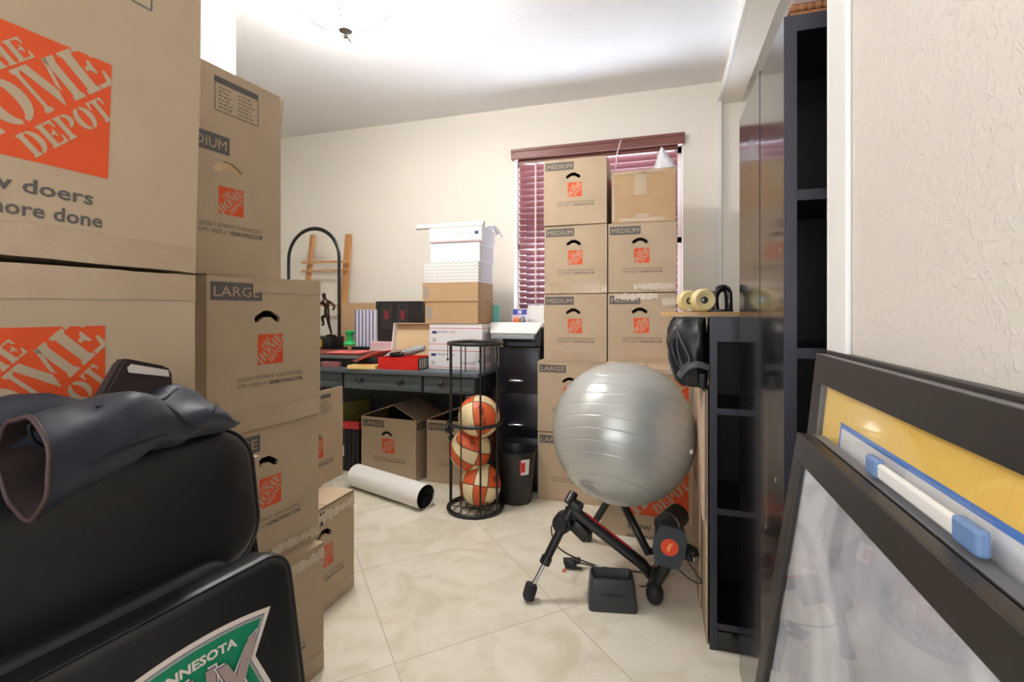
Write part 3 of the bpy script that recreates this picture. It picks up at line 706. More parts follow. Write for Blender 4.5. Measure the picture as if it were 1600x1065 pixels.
M_pink = mat('coral_pink_paper', (236, 122, 122), .7)
def sheet(name, label, cat, m, cx, cy, z, sx, sy, rz, curl, group=None):
    q = bmesh.new(); bmesh.ops.create_grid(q, x_segments=10, y_segments=10, size=.5)
    for v in q.verts:
        x, y = v.co.x, v.co.y; v.co = Vector((x*sx, y*sy, curl(x, y)))
    bmesh.ops.transform(q, matrix=T(cx, cy, z) @ RZ(rz), verts=q.verts)
    o = build(name, q, m, smooth=80); md = o.modifiers.new('thickness', 'SOLIDIFY'); md.thickness = .0025; md.offset = 1
    return tag(o, label, cat, group)
sheet('paper_sheet', 'coral pink paper sheet under the green pushpin', 'paper', M_pink, -1.93, 2.70, .8225, .22, .20, 12, lambda x, y: 0, 'pink papers on the desk')
sheet('paper_sheet', 'coral pink paper sheet drooping over the front edge of the laptop', 'paper', M_pink, -1.735, 2.655, .79, .15, .20, -18, lambda x, y: .05*(x+.5)**2-.035*max(0, -y-.1)+.004*sin(8*x), 'pink papers on the desk')
b = bmesh.new(); apoly(b, [(-.09, -.05), (.09, -.05), (.10, .04), (-.07, .06)], T(-1.745, 2.585, DZ) @ RZ(8), .022); tag(build('note_pad', b, mat('pale_yellow_paper', (238, 200, 128), .7)), 'pale yellow note pad at the front edge of the desk', 'pad')
t = thing('pushpin', 'oversized green pushpin standing on the pink paper on the desk', 'pushpin', (-1.935, 2.70, .825))
P0 = (-1.935, 2.70, .825)
KP = 1.3; b = bmesh.new(); alathe(b, [(r*KP, z_*KP) for r, z_ in [(0, .028), (.029, .030), (.032, .036), (.026, .044), (.017, .05), (.0145, .072), (.018, .084), (.024, .092), (.024, .100), (.018, .104), (0, .104)]], P0, 24); build('head', b, mat('green_gloss_plastic', (24, 168, 88), .3), t, 40)
b = bmesh.new(); acyl(b, (P0[0], P0[1], .825), (P0[0], P0[1], .863), .002, .0055, 10); build('needle', b, mat('pale_brass', (205, 190, 140), .3, metal=.6), t, 50)

# trophy: block, plate and running bronze figure
t = thing('trophy', 'bronze running figure trophy on a black block with a gold plate', 'trophy', (-2.31, 2.93, DZ))
b = bmesh.new(); bx(b, -2.42, -2.20, 2.86, 3.0, .825, .905, bev=.004); bx(b, -2.44, -2.18, 2.885, 3.02, DZ, .825, bev=.004); build('base', b, M_black, t, 40)
b = bmesh.new(); bx(b, -2.405, -2.275, 2.857, 2.8605, .832, .890, bev=.001); build('plate', b, mat('gold_plate', (190, 158, 70), .3, metal=.8), t)
M_bronze = mat('dark_bronze', (58, 46, 36), .35, metal=.85)
def skin(name, verts, edges, radii, m, parent, sub=2):
    me = bpy.data.meshes.new(name); W_ = world_of(parent).inverted() if parent else I4
    me.from_pydata([tuple(W_ @ Vector(v)) for v in verts], edges, []); o = bpy.data.objects.new(name, me); COL.objects.link(o)
    if parent: o.parent = parent
    me.materials.append(m); s = o.modifiers.new('skin', 'SKIN'); s.use_smooth_shade = True
    for i, r in enumerate(radii): me.skin_vertices[0].data[i].radius = (r, r)
    me.skin_vertices[0].data[0].use_root = True
    u = o.modifiers.new('sub', 'SUBSURF'); u.levels = sub; u.render_levels = sub
    return o
fx, fy, fz = -2.295, 2.93, .905
fv = [(0, 0, .165), (.004, 0, .20), (-.006, 0, .245), (-.016, 0, .268), (-.022, 0, .290), (-.024, 0, .312),
      (.018, -.012, .155), (.030, -.014, .09), (.052, -.012, .02), (.030, -.014, .008),
      (-.016, .014, .150), (-.052, .016, .135), (-.036, .016, .085), (-.055, .016, .078),
      (-.034, -.026, .238), (-.060, -.034, .200), (-.044, -.040, .170),
      (.016, .026, .244), (.042, .034, .215), (.024, .036, .185)]
fe = [(0, 1), (1, 2), (2, 3), (3, 4), (4, 5), (0, 6), (6, 7), (7, 8), (8, 9), (0, 10), (10, 11), (11, 12), (12, 13), (2, 14), (14, 15), (15, 16), (2, 17), (17, 18), (18, 19)]
fr = [.020, .017, .022, .010, .015, .014, .015, .011, .007, .006, .015, .011, .008, .006, .010, .008, .006, .010, .008, .006]
skin('figure', [(fx+x, fy+y, fz+z) for x, y, z in fv], fe, fr, M_bronze, t)
b = bmesh.new(); asph(b, (fx+.045, fy-.01, fz+.006), (.04, .028, .010)); build('ground', b, M_bronze, t, 60)

# black arch behind, wooden easel against the wall
b = bmesh.new(); c0, c1 = at(451, 400, 3.06), at(530, 400, 3.06); r = (c1.x-c0.x)/2; cx = (c0.x+c1.x)/2; zt = at(490, 357, 3.06).z-r
pts = [(c0.x, 3.06, DZ+.014)]+[(c0.x, 3.06, DZ+.014+(zt-DZ-.014)*k/4) for k in range(1, 4)]+[(cx-r*cos(pi*k/18), 3.06, zt+r*sin(pi*k/18)) for k in range(19)]+[(c1.x, 3.06, DZ+.014+(zt-DZ-.014)*k/4) for k in (3, 2, 1, 0)]
t = thing('arch_stand', 'tall black metal arch standing on the desk behind the trophy', 'stand', (cx, 3.06, DZ))
atube(b, pts, .011, 8, flat=(.8, 1.3)); build('arch', b, M_blacksteel, t, 60)
b = bmesh.new(); bx(b, c0.x-.03, c1.x+.03, 3.02, 3.105, DZ, DZ+.015, bev=.004); build('base', b, M_blacksteel, t)
M_pine = mat('honey_pine', (204, 150, 96), .5, var=.2, scale=12, stretch=(8, 8, 1))
t = thing('easel', 'light wooden easel frame leaning on the wall behind the black arch', 'easel', (-2.5, 3.3, 0))
for (xa, ya, xb, yb_) in ((489, 367, 478, 470), (545, 366, 537, 480)):
    a, c = at(xa, ya, 3.32), at(xb, yb_, 3.27); d = (a-c); k = (c.z-.002)/d.z; foot = c-d*k; foot.y = 3.16
    b = bmesh.new(); v = (a-foot); M_ = Matrix.Translation((a+foot)/2) @ frame_to(v); abox(b, (0, 0, 0), (.056, .024, v.length), M=M_); build('upright', b, M_pine, t)
for yy, w in ((410, .016), (423, .012), (478, .014)):
    a, c = at(472, yy, 3.245), at(545, yy-2, 3.245)
    b = bmesh.new(); abox(b, (0, 0, 0), (w, w, (c-a).length), M=Matrix.Translation((a+c)/2) @ frame_to(c-a)); build('crossbar', b, M_pine, t)
# kraft box, row of slim cases, black gift box
b = bmesh.new(); p0, p1 = at(531, 540, 3.02), at(583, 485, 3.02); bx(b, p0.x, p1.x+.03, 3.035, 3.115, DZ, 1.145, bev=.003)
tag(build('kraft_carton', b, M_tan), 'kraft carton standing behind the row of slim cases on the desk', 'box')
M_sp = [mat('spine_white', (222, 222, 228), .5), mat('spine_blue', (78, 92, 150), .5)]
xa = at(556, 500, 2.96).x
for k in range(6):
    b = bmesh.new(); bx(b, xa, xa+.026, 2.95, 2.995, .835, 1.095, 0, .002); bx(b, xa+.0002, xa+.0088, 2.9488, 2.9955, .837, 1.093, 1); 
    labs = ['leftmost slim case', 'second slim case from the left', 'third slim case from the left', 'fourth slim case from the left', 'fifth slim case from the left', 'rightmost slim case']
    tag(build('slim_case', b, M_sp), labs[k]+' in the blue and white row on the desk', 'case', 'blue and white cases on the desk'); xa += .0285
b = bmesh.new(); xb0 = at(553, 500, 2.96).x; bx(b, xb0, xb0+.185, 2.93, 3.0, DZ, .834, bev=.004); tag(build('black_tray', b, M_black), 'black tray holding up the row of blue and white cases', 'tray')
M_gift = mat('matte_black_card', (30, 28, 30), .45)
g0, g1 = at(587, 537, 2.97), at(660, 470, 2.97)
t = thing('gift_box', 'black gift box with two small red pictures standing upright on the desk', 'box', ((g0.x+g1.x)/2, 3.0, .80))
b = bmesh.new(); bx(b, g0.x, g1.x, 2.97, 3.06, .875, g1.z, bev=.003); build('body', b, M_gift, t)
for k in range(2):
    xx = g0.x+.045+k*.125; b = bmesh.new(); bx(b, xx, xx+.085, 2.968, 2.9705, .96, g1.z-.02, 0)
    bx(b, xx+.028, xx+.058, 2.9665, 2.969, 1.03, 1.085, 1); asph(b, (xx+.043, 2.967, 1.115), (.018, .002, .012), 2)
    build('picture', b, [mat('dark_grey_print', (50, 48, 50), .4), mat('dull_red_print', (130, 34, 40), .4), M_black], t)
b = bmesh.new(); p = at(587, 540, 2.9); bx(b, g0.x-.01, g0.x+.22, 2.90, 3.06, DZ, .82, 0, .003); bx(b, g0.x-.008, g0.x+.20, 2.91, 3.05, .82, .8745, 1, .003)
tag(build('paper_stack', b, [M_paper, mat('pale_pink_paper', (226, 190, 192), .6)]), 'stack of white and pale pink papers under the black gift box', 'papers')

# ------------------------------------------------------------------ filing cabinet, printer and what stands on it
M_cab = mat('navy_black_metal', (20, 21, 30), .3, var=.1, scale=6)
cx0, cx1, cy0, cy1, cz = -.952, -.698, 2.81, 3.28, .865
t = thing('filing_cabinet', 'narrow black filing cabinet with silver handles beside the desk', 'cabinet', ((cx0+cx1)/2, cy0, 0))
b = bmesh.new(); bx(b, cx0, cx1, cy0+.012, cy1, 0, cz, bev=.004); build('body', b, M_cab, t, 40)
for z0, z1 in ((.065, .325), (.33, .59), (.595, .85)):
    b = bmesh.new(); bx(b, cx0+.004, cx1-.004, cy0, cy0+.0118, z0, z1, bev=.004); d = build('drawer', b, M_cab, t, 40)
    b = bmesh.new(); zh = z0+.072
    atube(b, [(cx0+.065, cy0, zh), (cx0+.07, cy0-.014, zh), (cx0+.085, cy0-.018, zh), (cx0+.135, cy0-.018, zh), (cx0+.15, cy0-.014, zh), (cx0+.155, cy0, zh)], .0075, 8); build('handle', b, M_steel, d, 60)
px0, px1 = -1.0, -.69
t = thing('printer', 'black printer with white paper tray standing on the filing cabinet', 'printer', (-.85, 3.0, cz))
b = bmesh.new(); bx(b, px0+.06, px1, 2.83, 3.20, cz, .985, 0, .012); build('body', b, M_black, t, 40)
b = bmesh.new()
apoly(b, [(0, 0), (.285, 0), (.31, .10), (-.025, .10)], T(px0+.005, 2.775, .945) @ RX(38), .012, 0); build('paper_tray', b, mat('white_tray_plastic', (236, 236, 236), .35), t)
b = bmesh.new(); bx(b, px0+.01, px1-.03, 2.765, 2.80, .918, .943, 0, .004); build('front_lip', b, mat('grey_tray_edge', (150, 154, 162), .4), t)
b = bmesh.new(); bx(b, px0+.10, px1-.03, 2.80, 2.83, .872, .90, 0, .004); bx(b, px1-.055, px1-.005, 2.815, 2.83, .88, .965, 0, .003); build('control_panel', b, mat('dark_slate_plastic', (62, 70, 80), .35), t)
for k in range(4):
    b = bmesh.new(); a = .02*k; bx(b, px0+.05+a*.3, px0+.20+a*.3, 2.90, 3.02, .986+k*.006, .9915+k*.006, 0, .001)
    tag(build('envelope', b, M_paper), 'pale envelope lying in the pile behind the white paper tray of the printer', 'envelope', 'envelopes on the printer')
c = at(811, 506, 2.95)
t = thing('blister_pack', 'blue and orange blister pack leaning upright on the printer', 'package', (c.x, 2.95, .986))
b = bmesh.new(); Mb = T(c.x-.052, 2.95, .987) @ RX(80); abox(b, (.052, .058, 0), (.104, .116, .002), 0, M=Mb); arect(b, .006, .098, .076, .110, Mb @ T(0, 0, .0014), 1); arect(b, .04, .065, .082, .104, Mb @ T(0, 0, .0018), 0)
build('card', b, [mat('pale_lilac_card', (216, 210, 232), .4), mat('royal_blue_print', (66, 78, 170), .4)], t)
b = bmesh.new(); asph(b, (.036, .034, .010), (.024, .028, .010), 0, M=Mb); build('contents', b, mat('orange_plastic', (226, 112, 62), .4), t, 60)
b = bmesh.new(); asph(b, (.075, .036, .010), (.018, .030, .010), 0, M=Mb); build('contents', b, mat('grey_green_plastic', (120, 128, 124), .4), t, 60)
b = bmesh.new(); c = at(836, 498, 3.02); abox(b, (0, .07, 0), (.11, .14, .003), M=T(c.x, 3.02, .986) @ RX(78)); tag(build('paper_sheet', b, M_paper), 'white paper sheet propped upright behind the blister pack on the printer', 'paper')
c = at(771, 488, 2.97); b = bmesh.new(); bx(b, c.x-.012, c.x+.045, 2.955, 2.975, .986, 1.125, 0, .004); tag(build('teal_folder', b, mat('teal_plastic', (136, 214, 204), .35)), 'teal plastic folder standing upright beside the shipping box stack', 'folder')

# ------------------------------------------------------------------ under the desk and on the floor
M_lidred = mat('red_plastic', (210, 44, 56), .35)
t = thing('storage_tote', 'black ribbed plastic tote with red rim under the desk', 'tote', (-2.12, 2.96, 0))
b = bmesh.new(); bx(b, -2.32, -1.945, 2.83, 3.09, 0, .006)
for x in (-2.32, -1.951): bx(b, x, x+.006, 2.83, 3.09, 0, .31)
for y in (2.83, 3.084): bx(b, -2.32, -1.945, y, y+.006, 0, .31)
for k in range(12): bx(b, -2.31+k*.031, -2.297+k*.031, 2.825, 2.83, .02, .29)
build('body', b, M_black, t)
b = bmesh.new()
for x0, x1, y0, y1 in ((-2.335, -1.93, 2.812, 2.836), (-2.335, -1.93, 3.084, 3.105), (-2.335, -2.314, 2.812, 3.105), (-1.951, -1.93, 2.812, 3.105)): bx(b, x0, x1, y0, y1, .29, .34, 0, .005)
build('rim', b, M_lidred, t, 40)
b = bmesh.new(); bx(b, -2.12, -2.07, 2.8225, 2.8245, .10, .17); build('sticker', b, M_paper, t)
t = thing('magazine', 'old olive covered magazine standing on edge in the black tote', 'magazine', (-2.05, 2.95, .01))
Mm = T(-2.10, 2.86, .012) @ RZ(52) @ RY(-4)
b = bmesh.new(); bx(b, .004, .21, 0, .018, 0, .44, 0, M=Mm); build('cover', b, mat('olive_print', (112, 108, 44), .5, var=.5, scale=18), t)
b = bmesh.new(); bx(b, 0, .004, -.001, .019, 0, .44, 0, M=Mm); build('spine', b, mat('pale_green_paper', (196, 208, 190), .6), t)
# paper roll on the floor
t = thing('poster_roll', 'thick white paper roll lying on the marble floor', 'roll', (-1.48, 2.47, 0))
p0, p1 = Vector((-1.815, 2.60, .068)), Vector((-1.235, 2.40, .068))
b = bmesh.new(); d = (p1-p0).normalized(); acyl(b, p0, p1, .067, .067, 40, caps=False); acyl(b, p0+d*.0, p1, .0655, .0655, 40, caps=False)
build('outer_sheet', b, M_paper, t, 60)
b = bmesh.new(); n = Vector((-d.y, d.x, 0)); pts = []
for k in range(60):
    a = k*.42; r = .066-.0004*k; pts.append(n*cos(a)*r+Vector((0, 0, 1))*sin(a)*r)
for k in range(59):
    q = [p0+pts[k]+d*.01, p0+pts[k+1]+d*.01, p1+pts[k+1]-d*(.004+.0002*k), p1+pts[k]-d*(.004+.0002*k)]
    b.faces.new([b.verts.new(v) for v in q])
build('inner_winding', b, mat('dark_printed_inside', (52, 54, 50), .5, var=.4, scale=30), t)

# ------------------------------------------------------------------ basketball rack with three balls
RXc, RYc, RR, RH = -.985, 2.50, .148, .908
M_wire = mat('black_wire', (26, 28, 28), .4, spec=.5)
t = thing('basketball_rack', 'tall round black wire rack holding three basketballs', 'rack', (RXc, RYc, 0))
def ring(z, r, rad): return [(RXc+r*cos(2*pi*k/40), RYc+r*sin(2*pi*k/40), z) for k in range(40)], rad
for nm, z, rad in (('base_ring', .012, .0115), ('middle_ring', .475, .0095), ('top_ring', RH, .0095)):
    b = bmesh.new(); p, r = ring(z, RR, rad); atube(b, p, r, 8, closed=True)
    if nm == 'base_ring':
        for k in range(-2, 3):
            h = (RR**2-(k*.045)**2)**.5; atube(b, [(RXc+k*.045, RYc-h, .016), (RXc+k*.045, RYc+h, .016)], .003, 6)
        for k in (-1, 1): h = (RR**2-(k*.05)**2)**.5; atube(b, [(RXc-h, RYc+k*.05, .018), (RXc+h, RYc+k*.05, .018)], .003, 6)
    build(nm, b, M_wire, t, 60)
for k, a in enumerate((-15, -58, -100, -140, 180, 135, 90, 40)):
    a = radians(a); rr = RR-.004; b = bmesh.new()
    atube(b, [(RXc+rr*cos(a), RYc+rr*sin(a), .015), (RXc+rr*cos(a), RYc+rr*sin(a), RH)], .0055 if k in (1, 4, 0) else .0038, 8); build('rod', b, M_wire, t, 60)
for k, (a, zz_) in enumerate(((-150, .80), (-128, .79), (-60, .80))):
    a = radians(a); b = bmesh.new(); x, y = RXc+(RR+.004)*cos(a), RYc+(RR+.004)*sin(a)
    atube(b, [(x, y, RH), (x, y, zz_+.03)], .0018, 6); asph(b, (x, y, zz_+.022), .007, 0, 12, 8); build('hanging_clip', b, M_wire, t, 60)

b = bmesh.new(); a = radians(190); x, y = RXc+(RR+.008)*cos(a), RYc+(RR+.008)*sin(a); asph(b, (x, y, .43), (.016, .016, .022), 0, 14, 10); acyl(b, (x, y, .44), (x+.006, y, .472), .006, .004, 8); build('clip', b, M_wire, t, 60)
def ball_mat():
    m = bpy.data.materials.new('two_tone_basketball'); m.use_nodes = True; t = m.node_tree; b = t.nodes['Principled BSDF']
    co = t.nodes.new('ShaderNodeTexCoord'); nv = t.nodes.new('ShaderNodeVectorMath'); nv.operation = 'NORMALIZE'; t.links.new(co.outputs['Object'], nv.inputs[0])
    s = t.nodes.new('ShaderNodeSeparateXYZ'); t.links.new(nv.outputs[0], s.inputs[0]); x, y, z = s.outputs
    ax = mth(t, 'ABSOLUTE', x); c = mth(t, 'SUBTRACT', ax, mth(t, 'ADD', .38, mth(t, 'MULTIPLY', mth(t, 'MULTIPLY', z, z), .36)))
    sg = mth(t, 'MULTIPLY', mth(t, 'MULTIPLY', mth(t, 'SIGN', y), mth(t, 'SIGN', c)), mth(t, 'SIGN', x))
    k = mth(t, 'GREATER_THAN', sg, 0)
    dm = mth(t, 'MINIMUM', mth(t, 'MINIMUM', mth(t, 'ABSOLUTE', x), mth(t, 'ABSOLUTE', y)), mth(t, 'MULTIPLY', mth(t, 'ABSOLUTE', c), .85))
    seam = mth(t, 'GREATER_THAN', dm, .018)
    m1 = t.nodes.new('ShaderNodeMix'); m1.data_type = 'RGBA'; m1.inputs['A'].default_value = lin(232, 214, 170); m1.inputs['B'].default_value = lin(212, 92, 44); t.links.new(k, m1.inputs['Factor'])
    m2 = t.nodes.new('ShaderNodeMix'); m2.data_type = 'RGBA'; m2.inputs['A'].default_value = lin(40, 26, 22); t.links.new(seam, m2.inputs['Factor']); t.links.new(m1.outputs['Result'], m2.inputs['B'])
    t.links.new(m2.outputs['Result'], b.inputs['Base Color']); b.inputs['Roughness'].default_value = .45
    v = t.nodes.new('ShaderNodeTexVoronoi'); v.inputs['Scale'].default_value = 300; t.links.new(co.outputs['Object'], v.inputs['Vector'])
    bp = t.nodes.new('ShaderNodeBump'); bp.inputs['Strength'].default_value = .2; bp.inputs['Distance'].default_value = .001; t.links.new(v.outputs['Distance'], bp.inputs['Height']); t.links.new(bp.outputs[0], b.inputs['Normal'])
    return m
M_ball = ball_mat(); BR = .1145
def basketball(label, c, rot):
    b = bmesh.new(); asph(b, (0, 0, 0), BR, 0, 48, 30)
    n0 = Vector((.86, .40, 0)).normalized(); zt = Vector((0, 0, -1)); up_ = n0.cross(zt)*-1
    def on(c0, tx):
        c0 = c0.normalized(); tx = (tx-c0*tx.dot(c0)).normalized(); ty = c0.cross(tx)
        def fn(u, v):
            p = c0*cos(math.hypot(u, v)/BR)+((tx*u+ty*v).normalized()*sin(math.hypot(u, v)/BR) if math.hypot(u, v) > 1e-9 else Vector())
            return p*(BR+.0006)
        return fn
    atext(b, 'SPALDING', I4, 0, -.012, .026, .135, 1, .01, 'C', on(n0, zt))
    atext(b, 'WNBA', I4, 0, -.010, .022, .06, 1, .02, 'C', on(Vector((.55, -.75, .25)), zt))
    o = build('basketball', b, [M_ball, mat('black_ball_print', (30, 24, 22), .5)], smooth=60, keepn=False)
    loc, (a0, b0), (a1, b1) = c, rot[0], rot[1]            # turn local directions a0, b0 to point along a1, b1
    def fr(a, b_):
        a = Vector(a).normalized(); b_ = Vector(b_); b_ = (b_-a*b_.dot(a)).normalized(); return Matrix((a, b_, a.cross(b_))).transposed()
    o.location = loc; o.rotation_euler = (fr(a1, b1) @ fr(a0, b0).transposed()).to_euler(); return tag(o, label, 'basketball', 'basketballs in the rack')
bz = .02+BR
basketball('top basketball sitting on the middle ring of the rack, lettering on its orange panel', (RXc+.030, RYc-.022, .512), (((.86, .40, 0), (0, 0, -1)), ((.52, -.84, .10), (.12, .1, -1))))
basketball('middle basketball of the three, pressed against the left side of the wire rack', (RXc-.031, RYc-.0, .318), (((0, 0, 1), (1, 0, 0)), ((.45, -.70, -.45), (.5, 0, 1))))
basketball('lowest basketball resting on the base of the wire rack', (RXc+.028, RYc+.0, bz), (((0, 0, 1), (1, 1, 0)), ((.05, -.95, .28), (1, 0, .9))))

# black wastebasket with red and white sticker
t = thing('wastebasket', 'black plastic wastebasket with a red and white sticker in front of the filing cabinet', 'bin', (-.806, 2.672, 0))
b = bmesh.new(); pr = [(0, 0), (.088, 0), (.093, .006), (.118, .285), (.124, .288), (.124, .296), (.115, .296), (.112, .285), (.090, .01), (0, .01)]
alathe(b, pr, (-.806, 2.672, 0), 36, sx=1.0, sy=.93); build('body', b, mat('black_bin_plastic', (30, 32, 34), .35), t, 40)
b = bmesh.new(); n = 8
def binpt(a, z): r = (.093+.025*(z-.006)/.279)+.0014; return Vector((-.806+r*cos(a), 2.672+(r-.0014)*.93*sin(a)-.0013, z))
for lay, (a0, a1, z0, z1) in enumerate(((-62, -32, .175, .262), (-58, -46, .19, .245))):
    for k in range(n):
        q = [binpt(radians(a0+(a1-a0)*k/n), z0), binpt(radians(a0+(a1-a0)*(k+1)/n), z0), binpt(radians(a0+(a1-a0)*(k+1)/n), z1), binpt(radians(a0+(a1-a0)*k/n), z1)]
        e = Vector((.4, -.9, 0))*.0008*lay
        f = b.faces.new([b.verts.new(v+e) for v in q]); f.material_index = 1 if (lay == 1 or k < 1) else 0
build('sticker', b, [M_paper, M_lidred], t)

# ------------------------------------------------------------------ exercise ball
def yoga_mat():
    m = bpy.data.materials.new('silver_ribbed_vinyl'); m.use_nodes = True; t = m.node_tree; b = t.nodes['Principled BSDF']
    b.inputs['Base Color'].default_value = lin(186, 188, 184); b.inputs['Roughness'].default_value = .27; b.inputs['Metallic'].default_value = .3
    co = t.nodes.new('ShaderNodeTexCoord'); s = t.nodes.new('ShaderNodeSeparateXYZ'); t.links.new(co.outputs['Object'], s.inputs[0])
    n = t.nodes.new('ShaderNodeTexNoise'); n.inputs['Scale'].default_value = 3; t.links.new(co.outputs['Object'], n.inputs[0])
    r2 = mth(t, 'DIVIDE', s.outputs['Z'], .284); la = mth(t, 'ARCSINE', mth(t, 'MAXIMUM', mth(t, 'MINIMUM', r2, .9999), -.9999))
    f = mth(t, 'FRACT', mth(t, 'MULTIPLY', la, 6.4)); g = mth(t, 'MINIMUM', f, mth(t, 'SUBTRACT', 1.0, f))
    k = t.nodes.new('ShaderNodeMapRange'); k.inputs['From Max'].default_value = .06; t.links.new(g, k.inputs['Value'])
    bp = t.nodes.new('ShaderNodeBump'); bp.inputs['Strength'].default_value = .36; bp.inputs['Distance'].default_value = .004; t.links.new(k.outputs[0], bp.inputs['Height']); t.links.new(bp.outputs[0], b.inputs['Normal'])
    return m
b = bmesh.new(); asph(b, (0, 0, 0), .284, 0, 96, 64)
t = thing('exercise_ball', 'big silver grey ribbed exercise ball resting on the bike trainer', 'ball', (-.156, 2.027, .592))
o = build('ball_skin', b, yoga_mat(), t, 80, world=False); o.rotation_euler = (radians(-32), radians(8), 0)
b = bmesh.new(); alathe(b, [(0, 0), (.009, 0), (.009, .006), (.004, .009), (0, .009)], (0, 0, 0), 14, M=T(-.156, 2.027, .592) @ RY(96) @ RX(25) @ T(0, 0, .2825)); build('plug', b, M_paper, t, 50)

# ------------------------------------------------------------------ folding bike trainer
t = thing('bike_trainer', 'black folding bike trainer with a red strip standing under the silver ball', 'bike trainer', (-.2, 1.95, 0))
J1 = Vector((-.335, 1.850, .325)); J2 = Vector((-.20, 2.20, .295)); F1 = Vector((-.474, 1.758, .03)); F2 = Vector((-.028, 1.875, .035)); F3 = Vector((-.34, 2.30, .03)); F4 = Vector((.04, 2.20, .03))
K1 = at(1003, 880, 1.865); K2 = at(1012, 862, 2.05)
b = bmesh.new(); atube(b, [J1, J1.lerp(K1, .5), J1.lerp(K1, .88), K1, F2+Vector((-.02, .05, .05)), F2+Vector((0, .08, .045))], .021, 14); build('main_frame', b, M_blacksteel, t, 60)
b = bmesh.new(); atube(b, [J2, J2.lerp(K2, .5), K2, F4+Vector((-.03, -.06, .06)), F4+Vector((-.01, -.04, .045))], .018, 14); build('rear_frame', b, M_blacksteel, t, 60)
dv = (K1-J1).normalized(); sd = dv.cross(Vector((0, 0, 1))).normalized(); upv = sd.cross(dv)
b = bmesh.new(); atube(b, [J1.lerp(K1, .16)+upv*.0165, J1.lerp(K1, .80)+upv*.0165], .0075, 10); build('red_strip', b, mat('red_strip_gloss', (180, 24, 36), .3), t, 60)  # narrow red strip along the top of the main bar
b = bmesh.new(); k = J1.lerp(F1, .62); atube(b, [J1, J1.lerp(F1, .3), k], [.022, .017, .016], 14); o = J1-F1
atube(b, [J1.lerp(F1, .58), J1.lerp(F1, .66)], .021, 12); build('leg_sleeve', b, M_blacksteel, t, 60)
b = bmesh.new(); atube(b, [k, F1+Vector((.012, .008, .03))], .0085, 12); build('leg_rod', b, M_steel, t, 60)
b = bmesh.new(); abox(b, (0, 0, 0), (.042, .045, .062), 0, .012, Matrix.Translation(F1+Vector((0, 0, .006))) @ RZ(30) @ RY(18)); build('foot', b, M_rubber, t, 40)
b = bmesh.new(); atube(b, [J2, J2.lerp(F3, .5), F3], .016, 12); build('leg_sleeve', b, M_blacksteel, t, 60)
for f_ in (F3, F4):
    b = bmesh.new(); abox(b, (0, 0, 0), (.044, .044, .06), 0, .012, Matrix.Translation(f_)); build('foot', b, M_rubber, t, 40)
# pivot hub with clamp lever
dn = Vector((-.1, -1, .1)).normalized()
b = bmesh.new(); acyl(b, J1+Vector((-.03, -.0, -.055))-dn*.022, J1+Vector((-.03, 0, -.055))+dn*.03, .040, .036, 20); acyl(b, J1+Vector((-.03, 0, -.055))+dn*.03, J1+Vector((-.03, 0, -.055))+dn*.04, .026, .022, 20)
abox(b, (0, 0, 0), (.055, .05, .07), 0, .012, Matrix.Translation(J1+Vector((.01, .01, -.005))) @ RY(25)); abox(b, (0, 0, 0), (.08, .04, .05), 0, .012, Matrix.Translation(J1+Vector((.035, .005, -.08))) @ RY(40))
build('pivot', b, M_black, t, 40)
b = bmesh.new(); acyl(b, J1+Vector((-.01, 0, .02)), J1+Vector((.005, .03, .05)), .020, .018, 16); build('axle_cup', b, M_blacksteel, t, 50)
# resistance unit
U = at(1046, 850, 1.84)
b = bmesh.new(); M_ = Matrix.Translation(U) @ RX(90) @ RZ(-8)
apoly(b, roundrect(-.047, .047, -.072, .072, .024), M_ @ T(0, 0, -.02), .045, 0); apoly(b, [(x*1.18, y*.62) for x, y in roundrect(-.047, .047, -.072, .072, .03)], M_ @ T(0, 0, -.02), .040, 0)
build('resistance_unit', b, mat('slate_plastic', (52, 58, 66), .45), t, 40)
b = bmesh.new(); alathe(b, [(0, .0262), (.030, .026), (.032, .022)], (0, 0, 0), 28, M=M_); apoly(b, [(-.006, -.016), (.002, -.016), (.004, .0), (.01, .016), (0, .016), (-.01, .0)], M_ @ T(0, 0, .0268), 0, 1)
build('badge', b, [mat('orange_red_badge', (226, 74, 36), .35), mat('pale_orange_mark', (246, 150, 90), .4)], t, 50)
b = bmesh.new(); R_ = U+Vector((.012, .06, .065)); acyl(b, R_-Vector((.02, .05, 0)), R_+Vector((.02, .05, 0)), .042, .042, 28); build('roller_drum', b, M_black, t, 40)
b = bmesh.new(); c_ = R_+Vector((-.021, -.052, 0)); dr = Vector((.37, .93, 0)).normalized(); acyl(b, c_-dr*.004, c_+dr*.006, .046, .046, 28, caps=False); acyl(b, c_-dr*.003, c_+dr*.005, .043, .043, 28, caps=False); build('roller_rim', b, M_steel, t, 50)
b = bmesh.new(); acyl(b, U+Vector((.055, .03, -.03)), U+Vector((.085, .01, -.03)), .030, .026, 18); acyl(b, U+Vector((.085, .01, -.03)), U+Vector((.09, .005, -.03)), .02, .016, 18); build('adjuster_knob', b, M_black, t, 45)
b = bmesh.new(); acyl(b, U+Vector((.085, -.012, -.035)), U+Vector((.09, -.016, -.035)), .012, .012, 14); build('bolt', b, M_steel, t, 50)
b = bmesh.new(); atube(b, [U+Vector((-.01, .02, -.055)), U+Vector((-.02, .02, -.10)), F2+Vector((.0, .01, .03))], [.03, .024, .020], 14); build('leg_sleeve', b, M_black, t, 50)
b = bmesh.new(); asph(b, F2+Vector((0, 0, .005)), (.032, .034, .040), 0, 20, 14); build('foot', b, M_rubber, t, 60)
